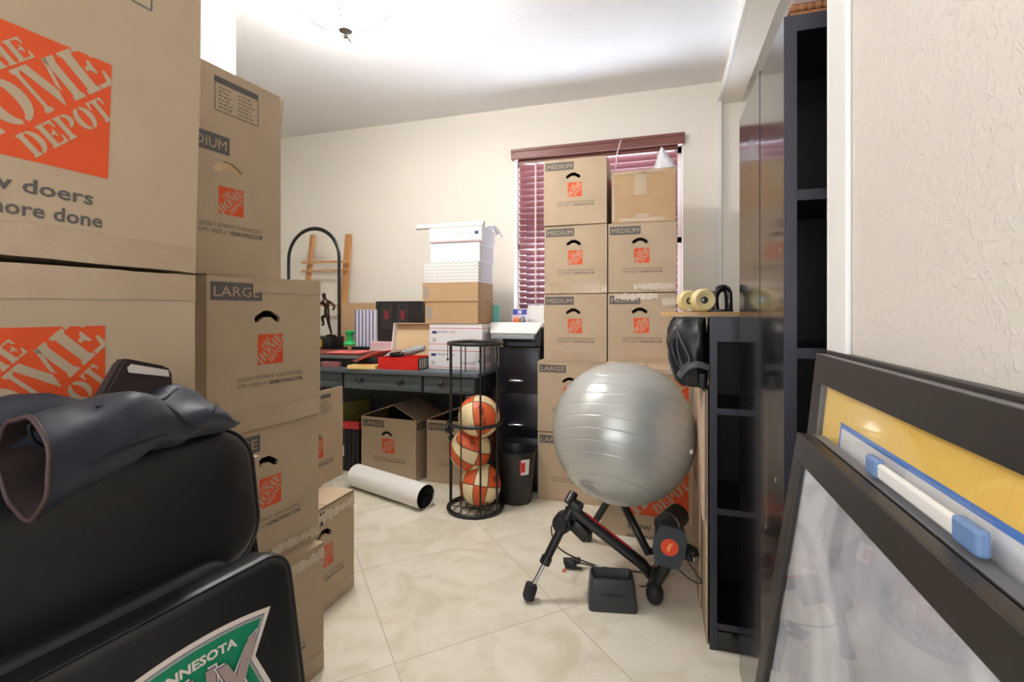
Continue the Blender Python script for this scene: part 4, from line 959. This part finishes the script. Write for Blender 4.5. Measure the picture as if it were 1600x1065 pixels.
# shifter on its cable
b = bmesh.new(); s0 = Vector((-.37, 2.03, .0)); abox(b, s0+Vector((0, 0, .022)), (.05, .035, .038), 0, .01); acyl(b, s0+Vector((-.03, -.005, .03)), s0+Vector((.04, .01, .034)), .013, .013, 14); abox(b, s0+Vector((.035, -.01, .012)), (.03, .008, .012), 0, .003); build('shifter', b, M_black, t, 40)
b = bmesh.new(); atube(b, [s0+Vector((-.02, -.03, .006)), s0+Vector((-.022, -.04, .004))], .007, 8); build('lever_tip', b, mat('bright_orange_plastic', (214, 110, 60), .4), t, 50)
M_cable = mat('dark_cable', (60, 58, 54), .5)
def smooth_path(p, n=8):
    p = [Vector(q) for q in p]; o = []
    for i in range(len(p)-1):
        a, b_, c, d = p[max(i-1, 0)], p[i], p[i+1], p[min(i+2, len(p)-1)]
        for k in range(n):
            u = k/n; o.append(.5*((2*b_)+(-a+c)*u+(2*a-5*b_+4*c-d)*u*u+(-a+3*b_-3*c+d)*u**3))
    return o+[p[-1]]
b = bmesh.new(); atube(b, smooth_path([s0+Vector((.02, 0, .03)), s0+Vector((.10, .02, .012)), s0+Vector((.20, -.02, .006)), s0+Vector((.30, -.06, .006)), U+Vector((-.06, .03, -.12)), U+Vector((-.04, .03, -.06))]), .003, 6)
atube(b, smooth_path([J1+Vector((-.05, .02, -.06)), J1+Vector((-.085, .03, -.10)), J1+Vector((-.06, .08, -.20)), s0+Vector((.08, .05, .006)), s0+Vector((.2, .04, .006)), s0+Vector((.33, .05, .006))]), .003, 6)
atube(b, smooth_path([U+Vector((.06, .03, -.06)), U+Vector((.10, .0, -.105)), U+Vector((.105, -.02, -.112)), U+Vector((.07, -.01, -.11)), U+Vector((.02, .03, -.09))]), .003, 6)
build('cable', b, M_cable, t, 60)

# front wheel block
t = thing('wheel_block', 'black plastic front wheel riser block on the floor in front of the bike trainer', 'wheel block', (-.18, 1.83, 0), 11)
b = bmesh.new(); prof = [(-.085, -.055), (.085, -.055), (.085, .055), (-.085, .055)]
def loft(bm, secs, mi=0, cap=True):
    rings = [[bm.verts.new(p) for p in s] for s in secs]
    for a, c in zip(rings, rings[1:]):
        for k in range(len(a)):
            f = bm.faces.new((a[k], a[(k+1) % len(a)], c[(k+1) % len(a)], c[k])); f.material_index = mi
    if cap:
        for r in (rings[0], rings[-1][::-1]): bm.faces.new(r).material_index = mi
def rr(sx, sy, z, r, yo=0): return [Vector((x, y+yo, z)) for x, y in roundrect(-sx, sx, -sy, sy, r, 5)]
loft(b, [rr(.086, .056, 0, .014), rr(.0875, .057, .008, .016), rr(.080, .042, .098, .016), rr(.077, .038, .108, .014), rr(.071, .030, .109, .010), rr(.064, .020, .082, .006)])
for v in b.verts:
    if v.co.z > .07: v.co.z += .10*(v.co.y+.02)*(1 if v.co.z > .09 else .4)
build('body', b, mat('charcoal_block_plastic', (50, 53, 55), .42, bump=.1, bscale=300, bdist=.001), t, 40, world=False)
b = bmesh.new(); Mw = T(0, -.0492, .060) @ RX(90-9.5)
for k, w in enumerate((5, 4, 6, 4, 5, 4, 5, 6, 4)): bx(b, -.040+k*.009, -.040+k*.009+w*.001, -.005, .005, 0, .0012, M=Mw)
build('embossed_marks', b, M_black, t, None, world=False)

# ------------------------------------------------------------------ black bookcases in the closet opening
M_shelf = mat('black_woodgrain_melamine', (24, 23, 28), .16, var=.25, scale=6, stretch=(6, 6, 1), coat=.3)
M_shelfin = mat('black_melamine_inside', (14, 14, 16), .4)
M_edge = mat('slate_edge_banding', (48, 48, 58), .4)
def bookcase(label, x0, x1, y0, y1, H, shelves, th=.022, toe=.08, group=None):
    t = thing('bookcase', label, 'bookcase', ((x0+x1)/2, (y0+y1)/2, 0), 0, group)
    for xa, xb in ((x0, x0+th), (x1-th, x1)):
        b = bmesh.new(); bx(b, xa, xb, y0+.0012, y1, 0, H); bx(b, xa, xb, y0, y0+.0012, 0, H, 1); build('side_panel', b, [M_shelf, M_edge], t)
    b = bmesh.new(); bx(b, x0+th, x1-th, y0+.0012, y1, H-.03, H); bx(b, x0+th, x1-th, y0, y0+.0012, H-.03, H, 1); build('top_panel', b, [M_shelf, M_edge], t)
    b = bmesh.new(); bx(b, x0+th, x1-th, y1-.006, y1, 0, H-.03); build('back_panel', b, M_shelfin, t)
    for z in shelves:
        b = bmesh.new(); bx(b, x0+th, x1-th, y0+.006, y1-.006, z-.02, z); bx(b, x0+th, x1-th, y0+.0045, y0+.006, z-.02, z, 1); build('shelf', b, [M_shelfin, M_edge], t)
    b = bmesh.new(); bx(b, x0+th, x1-th, y0+.004, y0+.02, 0, toe-.02); build('kick_board', b, M_shelf, t)
    return t
bookcases = [bookcase('nearest tall black bookcase, its open shelves beside the white door jamb', .219, .56, 1.03, 1.262, 1.637, (1.31, 1.012, .715, .42, .08), group=None)]
bookcase('second tall black bookcase standing behind the nearest one, only its glossy side showing', .221, .56, 1.283, 1.60, 1.654, (1.31, 1.012, .715, .42, .08))
sb = bookcase('low black bookcase with a skateboard lying on its top', .144, .47, 1.675, 1.975, 1.064, (.772, .452, .085))
b = bmesh.new(); bx(b, .166, .448, 1.676, 1.69, .985, 1.034); build('front_rail', b, M_edge, sb)
# worn chips on the tall side panel
M_chip = mat('chipped_pale_core', (206, 200, 190), .7)
for n_, x_, pts_ in ((1, .1435, ()), (0, .2187, ((1.06, 1.20, .35), (1.10, .74, .5), (1.20, .60, .4), (1.24, .42, .3), (1.07, .30, .45)))):
    for y_, z_, k_ in pts_:
        b = bmesh.new(); o_ = [(y_+.006*k_*random.uniform(.6, 1.3)*cos(a_*pi/4), z_+.014*k_*random.uniform(.6, 1.3)*sin(a_*pi/4)) for a_ in range(8)]
        f_ = b.faces.new([b.verts.new((x_, y, z)) for y, z in o_]); build('chipped_spot', b, M_chip, bookcases[0])
# woven tray and black case on the nearest tall bookcase
M_wick = mat('brown_wicker', (150, 98, 62), .7, var=.6, scale=60)
t = thing('wicker_tray', 'brown woven tray lying on top of the nearest tall bookcase', 'tray', (.39, 1.145, 1.637))
b = bmesh.new(); bx(b, .232, .545, 1.035, 1.255, 1.6375, 1.645)
for k in range(24):
    for y in (1.035, 1.251): asph(b, (.238+k*.0132, y, 1.652), (.009, .006, .007), 0, 8, 6)
build('weave', b, M_wick, t, 60)
b = bmesh.new(); bx(b, .232, .545, 1.032, 1.258, 1.658, 1.673, 0, .005); build('rim', b, mat('grey_brown_rim', (150, 130, 120), .6), t)
b = bmesh.new(); bx(b, .262, .54, 1.05, 1.25, 1.674, 1.717, 0, .01); asph(b, (.268, 1.045, 1.684), .009, 0, 12, 8); tag(build('black_case', b, M_black, smooth=40), 'black case lying in the woven tray on top of the tall bookcase', 'case')

# skateboard lying upside down on the low bookcase
t = thing('skateboard', 'upside down wooden skateboard with yellow wheels on the low black bookcase', 'skateboard', (.35, 1.80, 1.065)); SB = T(-.005, 1.785, 0) @ RZ(17) @ T(.005, -1.785, 0)
b = bmesh.new(); n = 14; o = []
def deck_half(x):
    e = min(x+.0, .76-x); return .095*min(1, (max(e, 0)/.085))**.5 if e < .085 else .095
xs = [0]+[.76*(.5-.5*cos(pi*k/26)) for k in range(1, 26)]+[.76]
up = [(x, deck_half(x)) for x in xs]; outl = up+[(x, -y) for x, y in up[::-1][1:-1]]
apoly(b, outl, T(-.005, 1.785, 1.0665), .013, 0)
bmesh.ops.transform(b, matrix=SB, verts=b.verts); build('deck', b, mat('maple_deck', (206, 164, 110), .45, var=.15, scale=14, stretch=(1, 10, 10)), t, 40)
M_wheel = mat('cream_yellow_urethane', (222, 204, 148), .4)
for x in (.115, .655):
    b = bmesh.new(); bx(b, x-.03, x+.05, 1.76, 1.81, 1.080, 1.090, 0, .003); acyl(b, (x+.03, 1.785, 1.085), (x, 1.785, 1.1195), .014, .012, 12); acyl(b, (x, 1.705, 1.1195), (x, 1.865, 1.1195), .009, .009, 12); bmesh.ops.transform(b, matrix=SB, verts=b.verts); tr = build('truck', b, M_steel, t, 45)
    for y, s in ((1.715, -1), (1.855, 1)):
        b = bmesh.new(); Mq = SB @ T(x, y, 1.1195) @ RX(90 if s < 0 else -90)
        alathe(b, [(.012, .012), (.019, .013), (.021, .018), (.032, .021), (.0385, .013), (.039, -.012), (.033, -.020), (.012, -.016)], (0, 0, 0), 32, M=Mq); w = build('wheel', b, M_wheel, tr, 40)
        b = bmesh.new(); alathe(b, [(0, .0155), (.006, .0155), (.006, .0125), (.0125, .0125)], (0, 0, 0), 20, M=Mq); w2 = build('bearing', b, M_steel, tr, 40)
# black arched handle tool on the deck
b = bmesh.new(); 
atube(b, smooth_path([(.172, 1.78, 1.083), (.169, 1.78, 1.125), (.178, 1.782, 1.152), (.196, 1.784, 1.160), (.211, 1.786, 1.146), (.214, 1.786, 1.083)], 5), .013, 10)
bx(b, .145, .226, 1.765, 1.805, 1.0805, 1.089, 0, .003); bx(b, .208, .224, 1.77, 1.798, 1.09, 1.148, 0, .005)
tag(build('arched_handle', b, mat('glossy_black_plastic', (18, 18, 20), .22), smooth=40), 'black arched handle tool standing on the upturned skateboard', 'tool')
# black drawstring bag hanging beside it
t = thing('drawstring_bag', 'black nylon bag hanging from the skateboard end at the side of the low bookcase', 'bag', (.08, 1.70, .832))
b = bmesh.new()
def bagsec(z, x0, x1, y0, y1, ph):
    o = []
    for k in range(32):
        a = 2*pi*k/32; q = 1+.09*sin(5*a+ph)+.05*sin(9*a-ph*2); ex = lambda v: math.copysign(abs(v)**.7, v)
        o.append(Vector(((x0+x1)/2+(x1-x0)/2*ex(cos(a))*min(q, 1.03), (y0+y1)/2+(y1-y0)/2*ex(sin(a))*q, z)))
    return o
loft(b, [bagsec(z, *a, ph) for z, a, ph in ((1.062, (.040, .138, 1.70, 1.83), 0), (1.045, (.028, .140, 1.68, 1.85), .3), (1.015, (.018, .141, 1.66, 1.87), .8), (.975, (.014, .141, 1.652, 1.87), 1.3), (.93, (.020, .141, 1.65, 1.86), 1.9), (.89, (.030, .141, 1.652, 1.85), 2.4), (.855, (.040, .1405, 1.66, 1.83), 2.9), (.838, (.056, .1395, 1.67, 1.82), 3.2), (.832, (.08, .13, 1.70, 1.80), 3.4))])
q = bmesh.new(); me_ = bpy.data.meshes.new('tmp'); bmesh.ops.subdivide_edges(b, edges=b.edges[:], cuts=1, use_grid_fill=True); q.free(); bpy.data.meshes.remove(me_)
for v in b.verts:
    v.co.y -= .010*sin(38*v.co.x+16*v.co.z)*(v.co.y < 1.75); v.co.x -= .004*sin(30*v.co.z+40*v.co.y)*(v.co.x < .1)
build('body', b, mat('black_nylon', (20, 22, 29), .42, bump=.35, bscale=18, bdist=.015), t, 80)
b = bmesh.new(); atube(b, smooth_path([(.040, 1.664, 1.045), (.052, 1.640, 1.00), (.072, 1.634, .955), (.080, 1.634, .925), (.060, 1.640, .90), (.05, 1.655, .875)]), .003, 6); atube(b, smooth_path([(.05, 1.655, .873), (.075, 1.636, .905), (.105, 1.634, .915), (.138, 1.650, .905)]), .011, 8, flat=(.4, 1)); build('piping', b, mat('grey_webbing', (88, 92, 96), .5), t, 70)
b = bmesh.new(); bx(b, .108, .130, 1.648, 1.662, .838, .885, 0, .004); build('buckle', b, mat('glossy_black_plastic', (18, 18, 20), .22), t)
# tan flattened cartons between the ball and the low bookcase
t = thing('flattened_carton', 'tall flattened tan carton leaning against the side of the low black bookcase', 'cardboard', (.137, 2.0, 0), 0, 'flattened cartons beside the low bookcase')
b = bmesh.new(); bx(b, .1355, .1415, 1.70, 2.36, .001, .826, 0, .002); build('panel', b, M_card, t)
b = bmesh.new(); bx(b, .124, .1348, 1.69, 1.95, .40, .824, 0, .005); build('folded_flap', b, mat('pale_carton_back', (196, 170, 146), .7), t)
b = bmesh.new(); bx(b, .1275, .1345, 1.90, 2.38, .001, .395, 0, .002); tag(build('flattened_carton', b, M_card), 'shorter flattened tan carton beside the tall one, behind the bike trainer roller', 'cardboard', 'flattened cartons beside the low bookcase')

# ------------------------------------------------------------------ framed pictures leaning on the right wall
M_frame = mat('dark_espresso_frame', (38, 34, 33), .42)
M_frameedge = mat('grey_frame_edge', (104, 104, 108), .45)
def reflection_art():
    m = bpy.data.materials.new('grey_print_with_reflections'); m.use_nodes = True; t = m.node_tree; b = t.nodes['Principled BSDF']  # grey print, its cloudy tones painted in to imitate room reflections
    co = t.nodes.new('ShaderNodeTexCoord'); n = t.nodes.new('ShaderNodeTexNoise'); n.inputs['Scale'].default_value = 7; n.inputs['Detail'].default_value = 6; n.inputs['Distortion'].default_value = .8
    t.links.new(co.outputs['Object'], n.inputs['Vector']); r = t.nodes.new('ShaderNodeValToRGB'); e = r.color_ramp.elements
    e[0].position = .38; e[0].color = lin(150, 152, 160); e[1].position = .62; e[1].color = lin(206, 208, 214)
    t.links.new(n.outputs['Fac'], r.inputs[0]); t.links.new(r.outputs[0], b.inputs['Base Color']); b.inputs['Roughness'].default_value = .6
    return m
M_art = reflection_art()
GF = 'framed pictures leaning on the right wall'
def picture(label, xtop, ztop, yfar, yn, slope, band, art, edge=M_frame):
    L = math.hypot(1, slope); H = ztop*L
    t = thing('framed_picture', label, 'picture', (xtop-slope*ztop, yfar, 0), 0, GF)
    ux = Vector((0, -1, 0)); uy = Vector((slope/L, 0, 1/L)); uz = ux.cross(uy)
    M = Matrix((ux, uy, uz)).transposed().to_4x4(); Wd = yfar-yn
    th = .018
    b = bmesh.new()
    for x0, x1, y0, y1 in ((0, Wd, H-band, H), (0, Wd, 0, band), (0, band, band, H-band), (Wd-band, Wd, band, H-band)):
        bx(b, x0, x1, y0, y1, -th, 0, 0, .0015, M)
    b.normal_update()
    for f in b.faces:
        if abs(f.normal.dot(uz)) < .5: f.material_index = 1
    build('frame', b, [M_frame, edge], t, world=False)
    b = bmesh.new(); bx(b, band, Wd-band, band, H-band, -th+.002, -.009, 0, 0, M)
    art(b, M, Wd, H, band)
    build('print', b, ART, t, world=False)
    b = bmesh.new(); bx(b, band, Wd-band, band, H-band, -.006, -.004, 0, 0, M); build('glass_pane', b, M_glass, t, world=False)
    return t
ART = [M_art, mat('warm_yellow_mat', (240, 200, 100), .6), mat('cobalt_blue_line', (84, 130, 206), .5), mat('white_mount', (228, 228, 230), .6), mat('slate_print', (120, 120, 124), .6)]
def art_plain(b, M, Wd, H, bd): pass
def art_yellow(b, M, Wd, H, bd):
    arect(b, bd, Wd-bd, bd, H-bd, M @ T(0, 0, -.0086), 1)
    arect(b, bd+.075, Wd-bd-.075, bd+.045, H-bd-.042, M @ T(0, 0, -.0082), 2); arect(b, bd+.082, Wd-bd-.082, bd+.052, H-bd-.049, M @ T(0, 0, -.0078), 3)
picture('hindmost framed picture, only its thin black top edge showing against the textured wall', .262, 1.016, .935, .10, .07, .03, art_plain)
picture('framed picture with a yellow mat and blue line inside a wide dark frame', .243, 1.012, .92, .12, .10, .046, art_yellow, M_frameedge)
picture('framed picture right behind the front one, only its grey top edge showing', .214, .898, .826, .15, .145, .03, art_plain, M_frameedge)
picture('front framed picture with painted-in cloudy grey reflections under reflective glass', .190, .903, .812, .14, .148, .036, art_plain, M_frame)
t = thing('foam_bar', 'white bar with blue end blocks wedged between the leaning pictures', 'bar', (.221, .54, .899))
b = bmesh.new(); bx(b, .2205, .2275, .474, .618, .9005, .917, 0, .003); build('bar', b, M_paper, t)
for y0, y1 in ((.440, .474), (.618, .646)):
    b = bmesh.new(); bx(b, .219, .229, y0, y1, .8992, .920, 0, .003); build('end_block', b, mat('soft_blue_foam', (112, 142, 188), .6), t)

# ------------------------------------------------------------------ black leather arena chair with the seat tipped up
M_leath = mat('black_leather', (22, 22, 24), .40, bump=.12, bscale=180, bdist=.001, spec=.55)
ch = thing('folding_chair', 'black leather folding chair with a green team logo under its tipped up seat', 'chair', (-.79, .436, 0), 82.5)
CH = world_of(ch)
def cushion(b, u0, u1, h, t, r, puff, M, ins=.018):
    cx, sx, sy = (u0+u1)/2, (u1-u0)/2, h/2
    secs = []
    for i, d in ((ins, 0), (.004, .004), (0, .012), (0, t-.018), (.003, t-.009), (.009, t-.003), (.020, t), (.05, t+puff*.55), (.08, t+puff*.85), (min(sy*.95, .12), t+puff)):
        i = min(i, sy-.004); rr_ = max(r-i, .003)
        secs.append([M @ Vector((cx+x, sy+y, d)) for x, y in roundrect(-sx+i, sx-i, -sy+i, sy-i, min(rr_, sy-i-.0005), 8)])
    loft(b, secs)
def panelM(z0, n0, tilt):
    """panel frame in the chair: x along the width, y up the panel, z out of its front"""
    a = Vector((0, tilt, 1)).normalized(); x = Vector((1, 0, 0)); n = x.cross(a)
    m = Matrix((x, a, n)).transposed().to_4x4(); m.translation = Vector((0, -n0, z0)); return m
U0, U1 = -.215, .287
b = bmesh.new(); cushion(b, U0, U1+.026, .25, .060, .078, .012, CH @ panelM(.615, -.026, .158)); back = build('backrest', b, M_leath, ch, 50)
b = bmesh.new(); Mb = CH @ panelM(.615, -.026, .158); atube(b, [Mb @ Vector((x, y, .050)) for x, y in [(p[0], p[1]+.125) for p in roundrect(U0+.0, U1+.026, -.125, .125, .078, 8)]], .0028, 6, closed=True); build('piping', b, M_leath, back, 60)
b = bmesh.new(); cushion(b, U0+.03, U1-.045, .20, .055, .05, .022, CH @ panelM(.462, .022, .10)); build('lumbar_pad', b, M_leath, ch, 50)
SM = CH @ panelM(.225, .130, .18)
b = bmesh.new(); cushion(b, U0-.005, U1+.006, .437, .070, .045, .0, SM); seat = build('seat', b, M_leath, ch, 50)
b = bmesh.new(); atube(b, [SM @ Vector((x, y+.2185, .0635)) for x, y in roundrect(U0-.001, U1+.002, -.2145, .2145, .042, 8)], .0028, 6, closed=True); build('piping', b, M_leath, seat, 60)
# team logo on the underside of the seat
M_lw = mat('cream_applique', (226, 214, 204), .6); M_lg = mat('green_applique', (0, 130, 92), .6); M_lp = mat('purple_applique', (70, 62, 104), .6); M_lt = mat('taupe_applique', (166, 148, 142), .6); M_ls = mat('silver_applique', (158, 164, 160), .6)
LM = SM @ T(.105, .295, .0706)
def shield(e):
    top = [(x, .0795-.9*x*x-e) for x in [(-.134+e*1.6)+(.268-e*3.2)*k/20 for k in range(21)]]
    right = [(.134-e*1.6, .0795-.9*(.134-e*1.6)**2-e), (.098-e*1.1, .006), (.122-e*1.2, -.055), (.09-e, -.10+e*.6)]
    left = [(-x, y) for x, y in right[::-1]]
    return top+right[1:]+left[:-1]
b = bmesh.new()
for i, (e, m) in enumerate(((0, 0), (.0075, 2), (.0085, 4), (.0125, 1))):
    apoly(b, shield(e), LM @ T(0, 0, i*.00035), 0, m)
arc = lambda x, y: Vector((x, y+.046-.9*x*x, 0))
atext(b, 'MINNESOTA', LM @ T(0, 0, .0015), 0.008, -.003, .0125, .125, 0, .035, 'C', arc)
def block(pts, d=.0018):
    def grow(p, k):
        cx = sum(q[0] for q in p)/len(p); cy = sum(q[1] for q in p)/len(p)
        return [(q[0]+math.copysign(k, q[0]-cx), q[1]+math.copysign(k, q[1]-cy)) for q in p]
    apoly(b, grow(pts, .004), LM @ T(0, 0, d), 0, 0); apoly(b, grow(pts, .0016), LM @ T(0, 0, d+.0003), 0, 2); apoly(b, pts, LM @ T(0, 0, d+.0006), 0, 3)
Ly = [(-.096, .026), (-.074, .030), (-.074, -.052), (-.052, -.052), (-.052, -.072), (-.096, -.072)]
Yy = [(-.060, .034), (-.046, .036), (-.034, .006), (-.022, .038), (-.008, .038), (-.026, -.012), (-.026, -.070), (-.044, -.070), (-.044, -.012)]
Ny = [(-.004, .038), (.012, .038), (.030, -.016), (.030, .036), (.044, .035), (.044, -.070), (.030, -.070), (.012, -.022), (.012, -.070), (-.004, -.070)]
Xy = [(.046, .030), (.062, .028), (.073, .004), (.094, .040), (.112, .046), (.103, .026), (.083, -.012), (.108, -.070), (.088, -.072), (.074, -.036), (.060, -.070), (.042, -.070), (.064, -.014)]
for i, p in enumerate((Ly, Yy, Ny, Xy)): block([(x-.012, y-.004) for x, y in p], .0018+.0010*i)
build('team_logo', b, [M_lw, M_lg, M_lp, M_lt, M_ls], seat)
# folding frame
for x in (U0-.012, U1+.034):
    b = bmesh.new(); atube(b, [CH @ Vector(p) for p in ((x, .045, .80), (x, .03, .66), (x, -.02, .42), (x, -.12, .02), (x, -.125, .0))], .011, 10, flat=(.8, 1.5)); build('leg', b, M_blacksteel, ch, 60)
    b = bmesh.new(); atube(b, [CH @ Vector(p) for p in ((x, -.20, .30), (x, -.06, .24), (x, .0, .18), (x, .07, .02), (x, .07, .0))], .011, 10, flat=(.8, 1.5)); build('leg', b, M_blacksteel, ch, 60)
b = bmesh.new(); atube(b, [CH @ Vector((U0-.01, -.06, .225)), CH @ Vector((U1+.01, -.06, .225))], .010, 10); atube(b, [CH @ Vector((U0-.01, .05, .76)), CH @ Vector((U1+.01, .05, .76))], .008, 10); build('crossbar', b, M_blacksteel, ch, 60)

# black neoprene sleeve thrown over the chair top
M_neo = mat('charcoal_neoprene', (40, 47, 60), .55, var=.12, scale=60, bump=.15, bscale=400, bdist=.001)
M_neoin = mat('brown_black_lining', (40, 28, 28), .8)
nb = thing('neoprene_sleeve', 'dark padded neoprene sleeve with an open cuff draped over the chair backrest', 'bag', tuple(CH @ Vector((.08, 0, .87))), 82.5)
def nsec(u, zc, rz, ro, yc, lump=0, ph=0, n=36):
    o = []
    for k in range(n):
        a = 2*pi*k/n; q = 1+lump*sin(3*a+ph)+lump*.6*sin(7*a+2*ph)
        o.append(CH @ Vector((u, yc+ro*cos(a)*q, zc+rz*sin(a)*q)))
    return o
St = [(-.044, .896, .060, .064, -.066), (-.005, .902, .059, .064, -.057), (.03, .910, .054, .066, -.046), (.07, .915, .049, .068, -.032), (.10, .916, .045, .068, -.018), (.125, .910, .042, .067, -.014), (.15, .911, .045, .066, -.010), (.175, .914, .040, .062, -.008), (.20, .908, .034, .056, -.006), (.23, .896, .021, .046, -.004), (.255, .884, .010, .034, -.002), (.272, .878, .003, .018, 0)]
b = bmesh.new(); loft(b, [nsec(*s, lump=.05 if i == 0 else .03 if i < 11 else 0, ph=.8+i*.5) for i, s in enumerate(St)], 0, cap=False)
loft(b, [nsec(-.044, .896, .057, .061, -.066, .05, .8), nsec(-.005, .901, .054, .058, -.057), nsec(.04, .908, .044, .055, -.040), nsec(.08, .91, .02, .03, -.03)], 1, cap=False)
loft(b, [nsec(-.044, .896, .060, .064, -.066, .05, .8), nsec(-.044, .896, .057, .061, -.066, .05, .8)], 1, cap=False)
loft(b, [nsec(-.20, .888, .020, .03, .040), nsec(-.19, .900, .034, .036, .040), nsec(-.10, .916, .044, .040, .038, .04, .5), nsec(-.02, .926, .044, .040, .034, .04, 1.5), nsec(.05, .920, .036, .04, .024), nsec(.10, .915, .025, .04, .01)], 0)
bmesh.ops.subdivide_edges(b, edges=b.edges[:], cuts=1, use_grid_fill=True)
from mathutils import noise as mnoise
for v in b.verts:
    l = CH.inverted() @ v.co
    if l.x > -.03:
        k = min(1, (l.x+.03)/.05)*min(1, max(0, (.275-l.x)/.05))
        d = mnoise.noise(Vector((l.x*16, l.y*14, l.z*14)))*.024*k
        v.co += (CH.to_3x3() @ Vector((0, -.6, .8)))*d
body = build('body', b, [M_neo, M_neoin], nb, 80)
b = bmesh.new(); atube(b, nsec(-.045, .896, .060, .064, -.066, .05, .8), .0032, 8, closed=True); build('cuff_binding', b, mat('brown_binding', (58, 40, 40), .6), nb, 60)
def on_body(u, a, k=1.02):
    for s0_, s1_ in zip(St, St[1:]):
        if s0_[0] <= u <= s1_[0]:
            f = (u-s0_[0])/(s1_[0]-s0_[0]); s = [p+(q-p)*f for p, q in zip(s0_, s1_)]
            return CH @ Vector((u, s[4]+s[3]*cos(radians(a))*k, s[1]+s[2]*sin(radians(a))*k))
b = bmesh.new()
for path in (((.02, 120), (.06, 130), (.09, 128), (.12, 122), (.15, 105), (.165, 95)), ((.10, 110), (.115, 140), (.13, 165), (.15, 195), (.165, 205)), ((.165, 205), (.185, 175), (.20, 150), (.215, 130)), ((.0, 190), (.05, 195), (.10, 200), (.15, 205))):
    atube(b, smooth_path([on_body(u, a) for u, a in path], 4), .0016, 6)
atube(b, smooth_path([CH @ Vector(p) for p in ((-.043, -.075, .945), (-.03, -.055, .92), (.0, -.045, .895), (.03, -.05, .872))], 5), .0022, 6)
build('stitched_seam', b, mat('navy_seam', (20, 24, 34), .6), nb, 60)
b = bmesh.new(); Ms = CH @ T(0, .005, 0)
prof = [(.050, .935), (.088, 1.006), (.094, 1.010), (.152, .992), (.161, .984), (.160, .945)]
a_ = [b.verts.new(Ms @ Vector((x, .012, z))) for x, z in prof]; c_ = [b.verts.new(Ms @ Vector((x, -.016+(.006 if z > .98 else 0), z))) for x, z in prof]
b.faces.new(a_); b.faces.new(c_[::-1])
for i in range(6): j = (i+1) % 6; b.faces.new((a_[i], c_[i], c_[j], a_[j]))
bmesh.ops.bevel(b, geom=b.edges[:], offset=.004, segments=2, affect='EDGES')
st = build('strap', b, M_neoin, nb, 50)
b = bmesh.new(); q = [Ms @ Vector((x, -.0168, z)) for x, z in ((.092, .9965), (.097, 1.0015), (.150, .9865), (.152, .9755), (.094, .989))]; b.faces.new([b.verts.new(v) for v in q])
build('reflective_strip', b, mat('pale_reflective_tape', (206, 196, 190), .4), st)
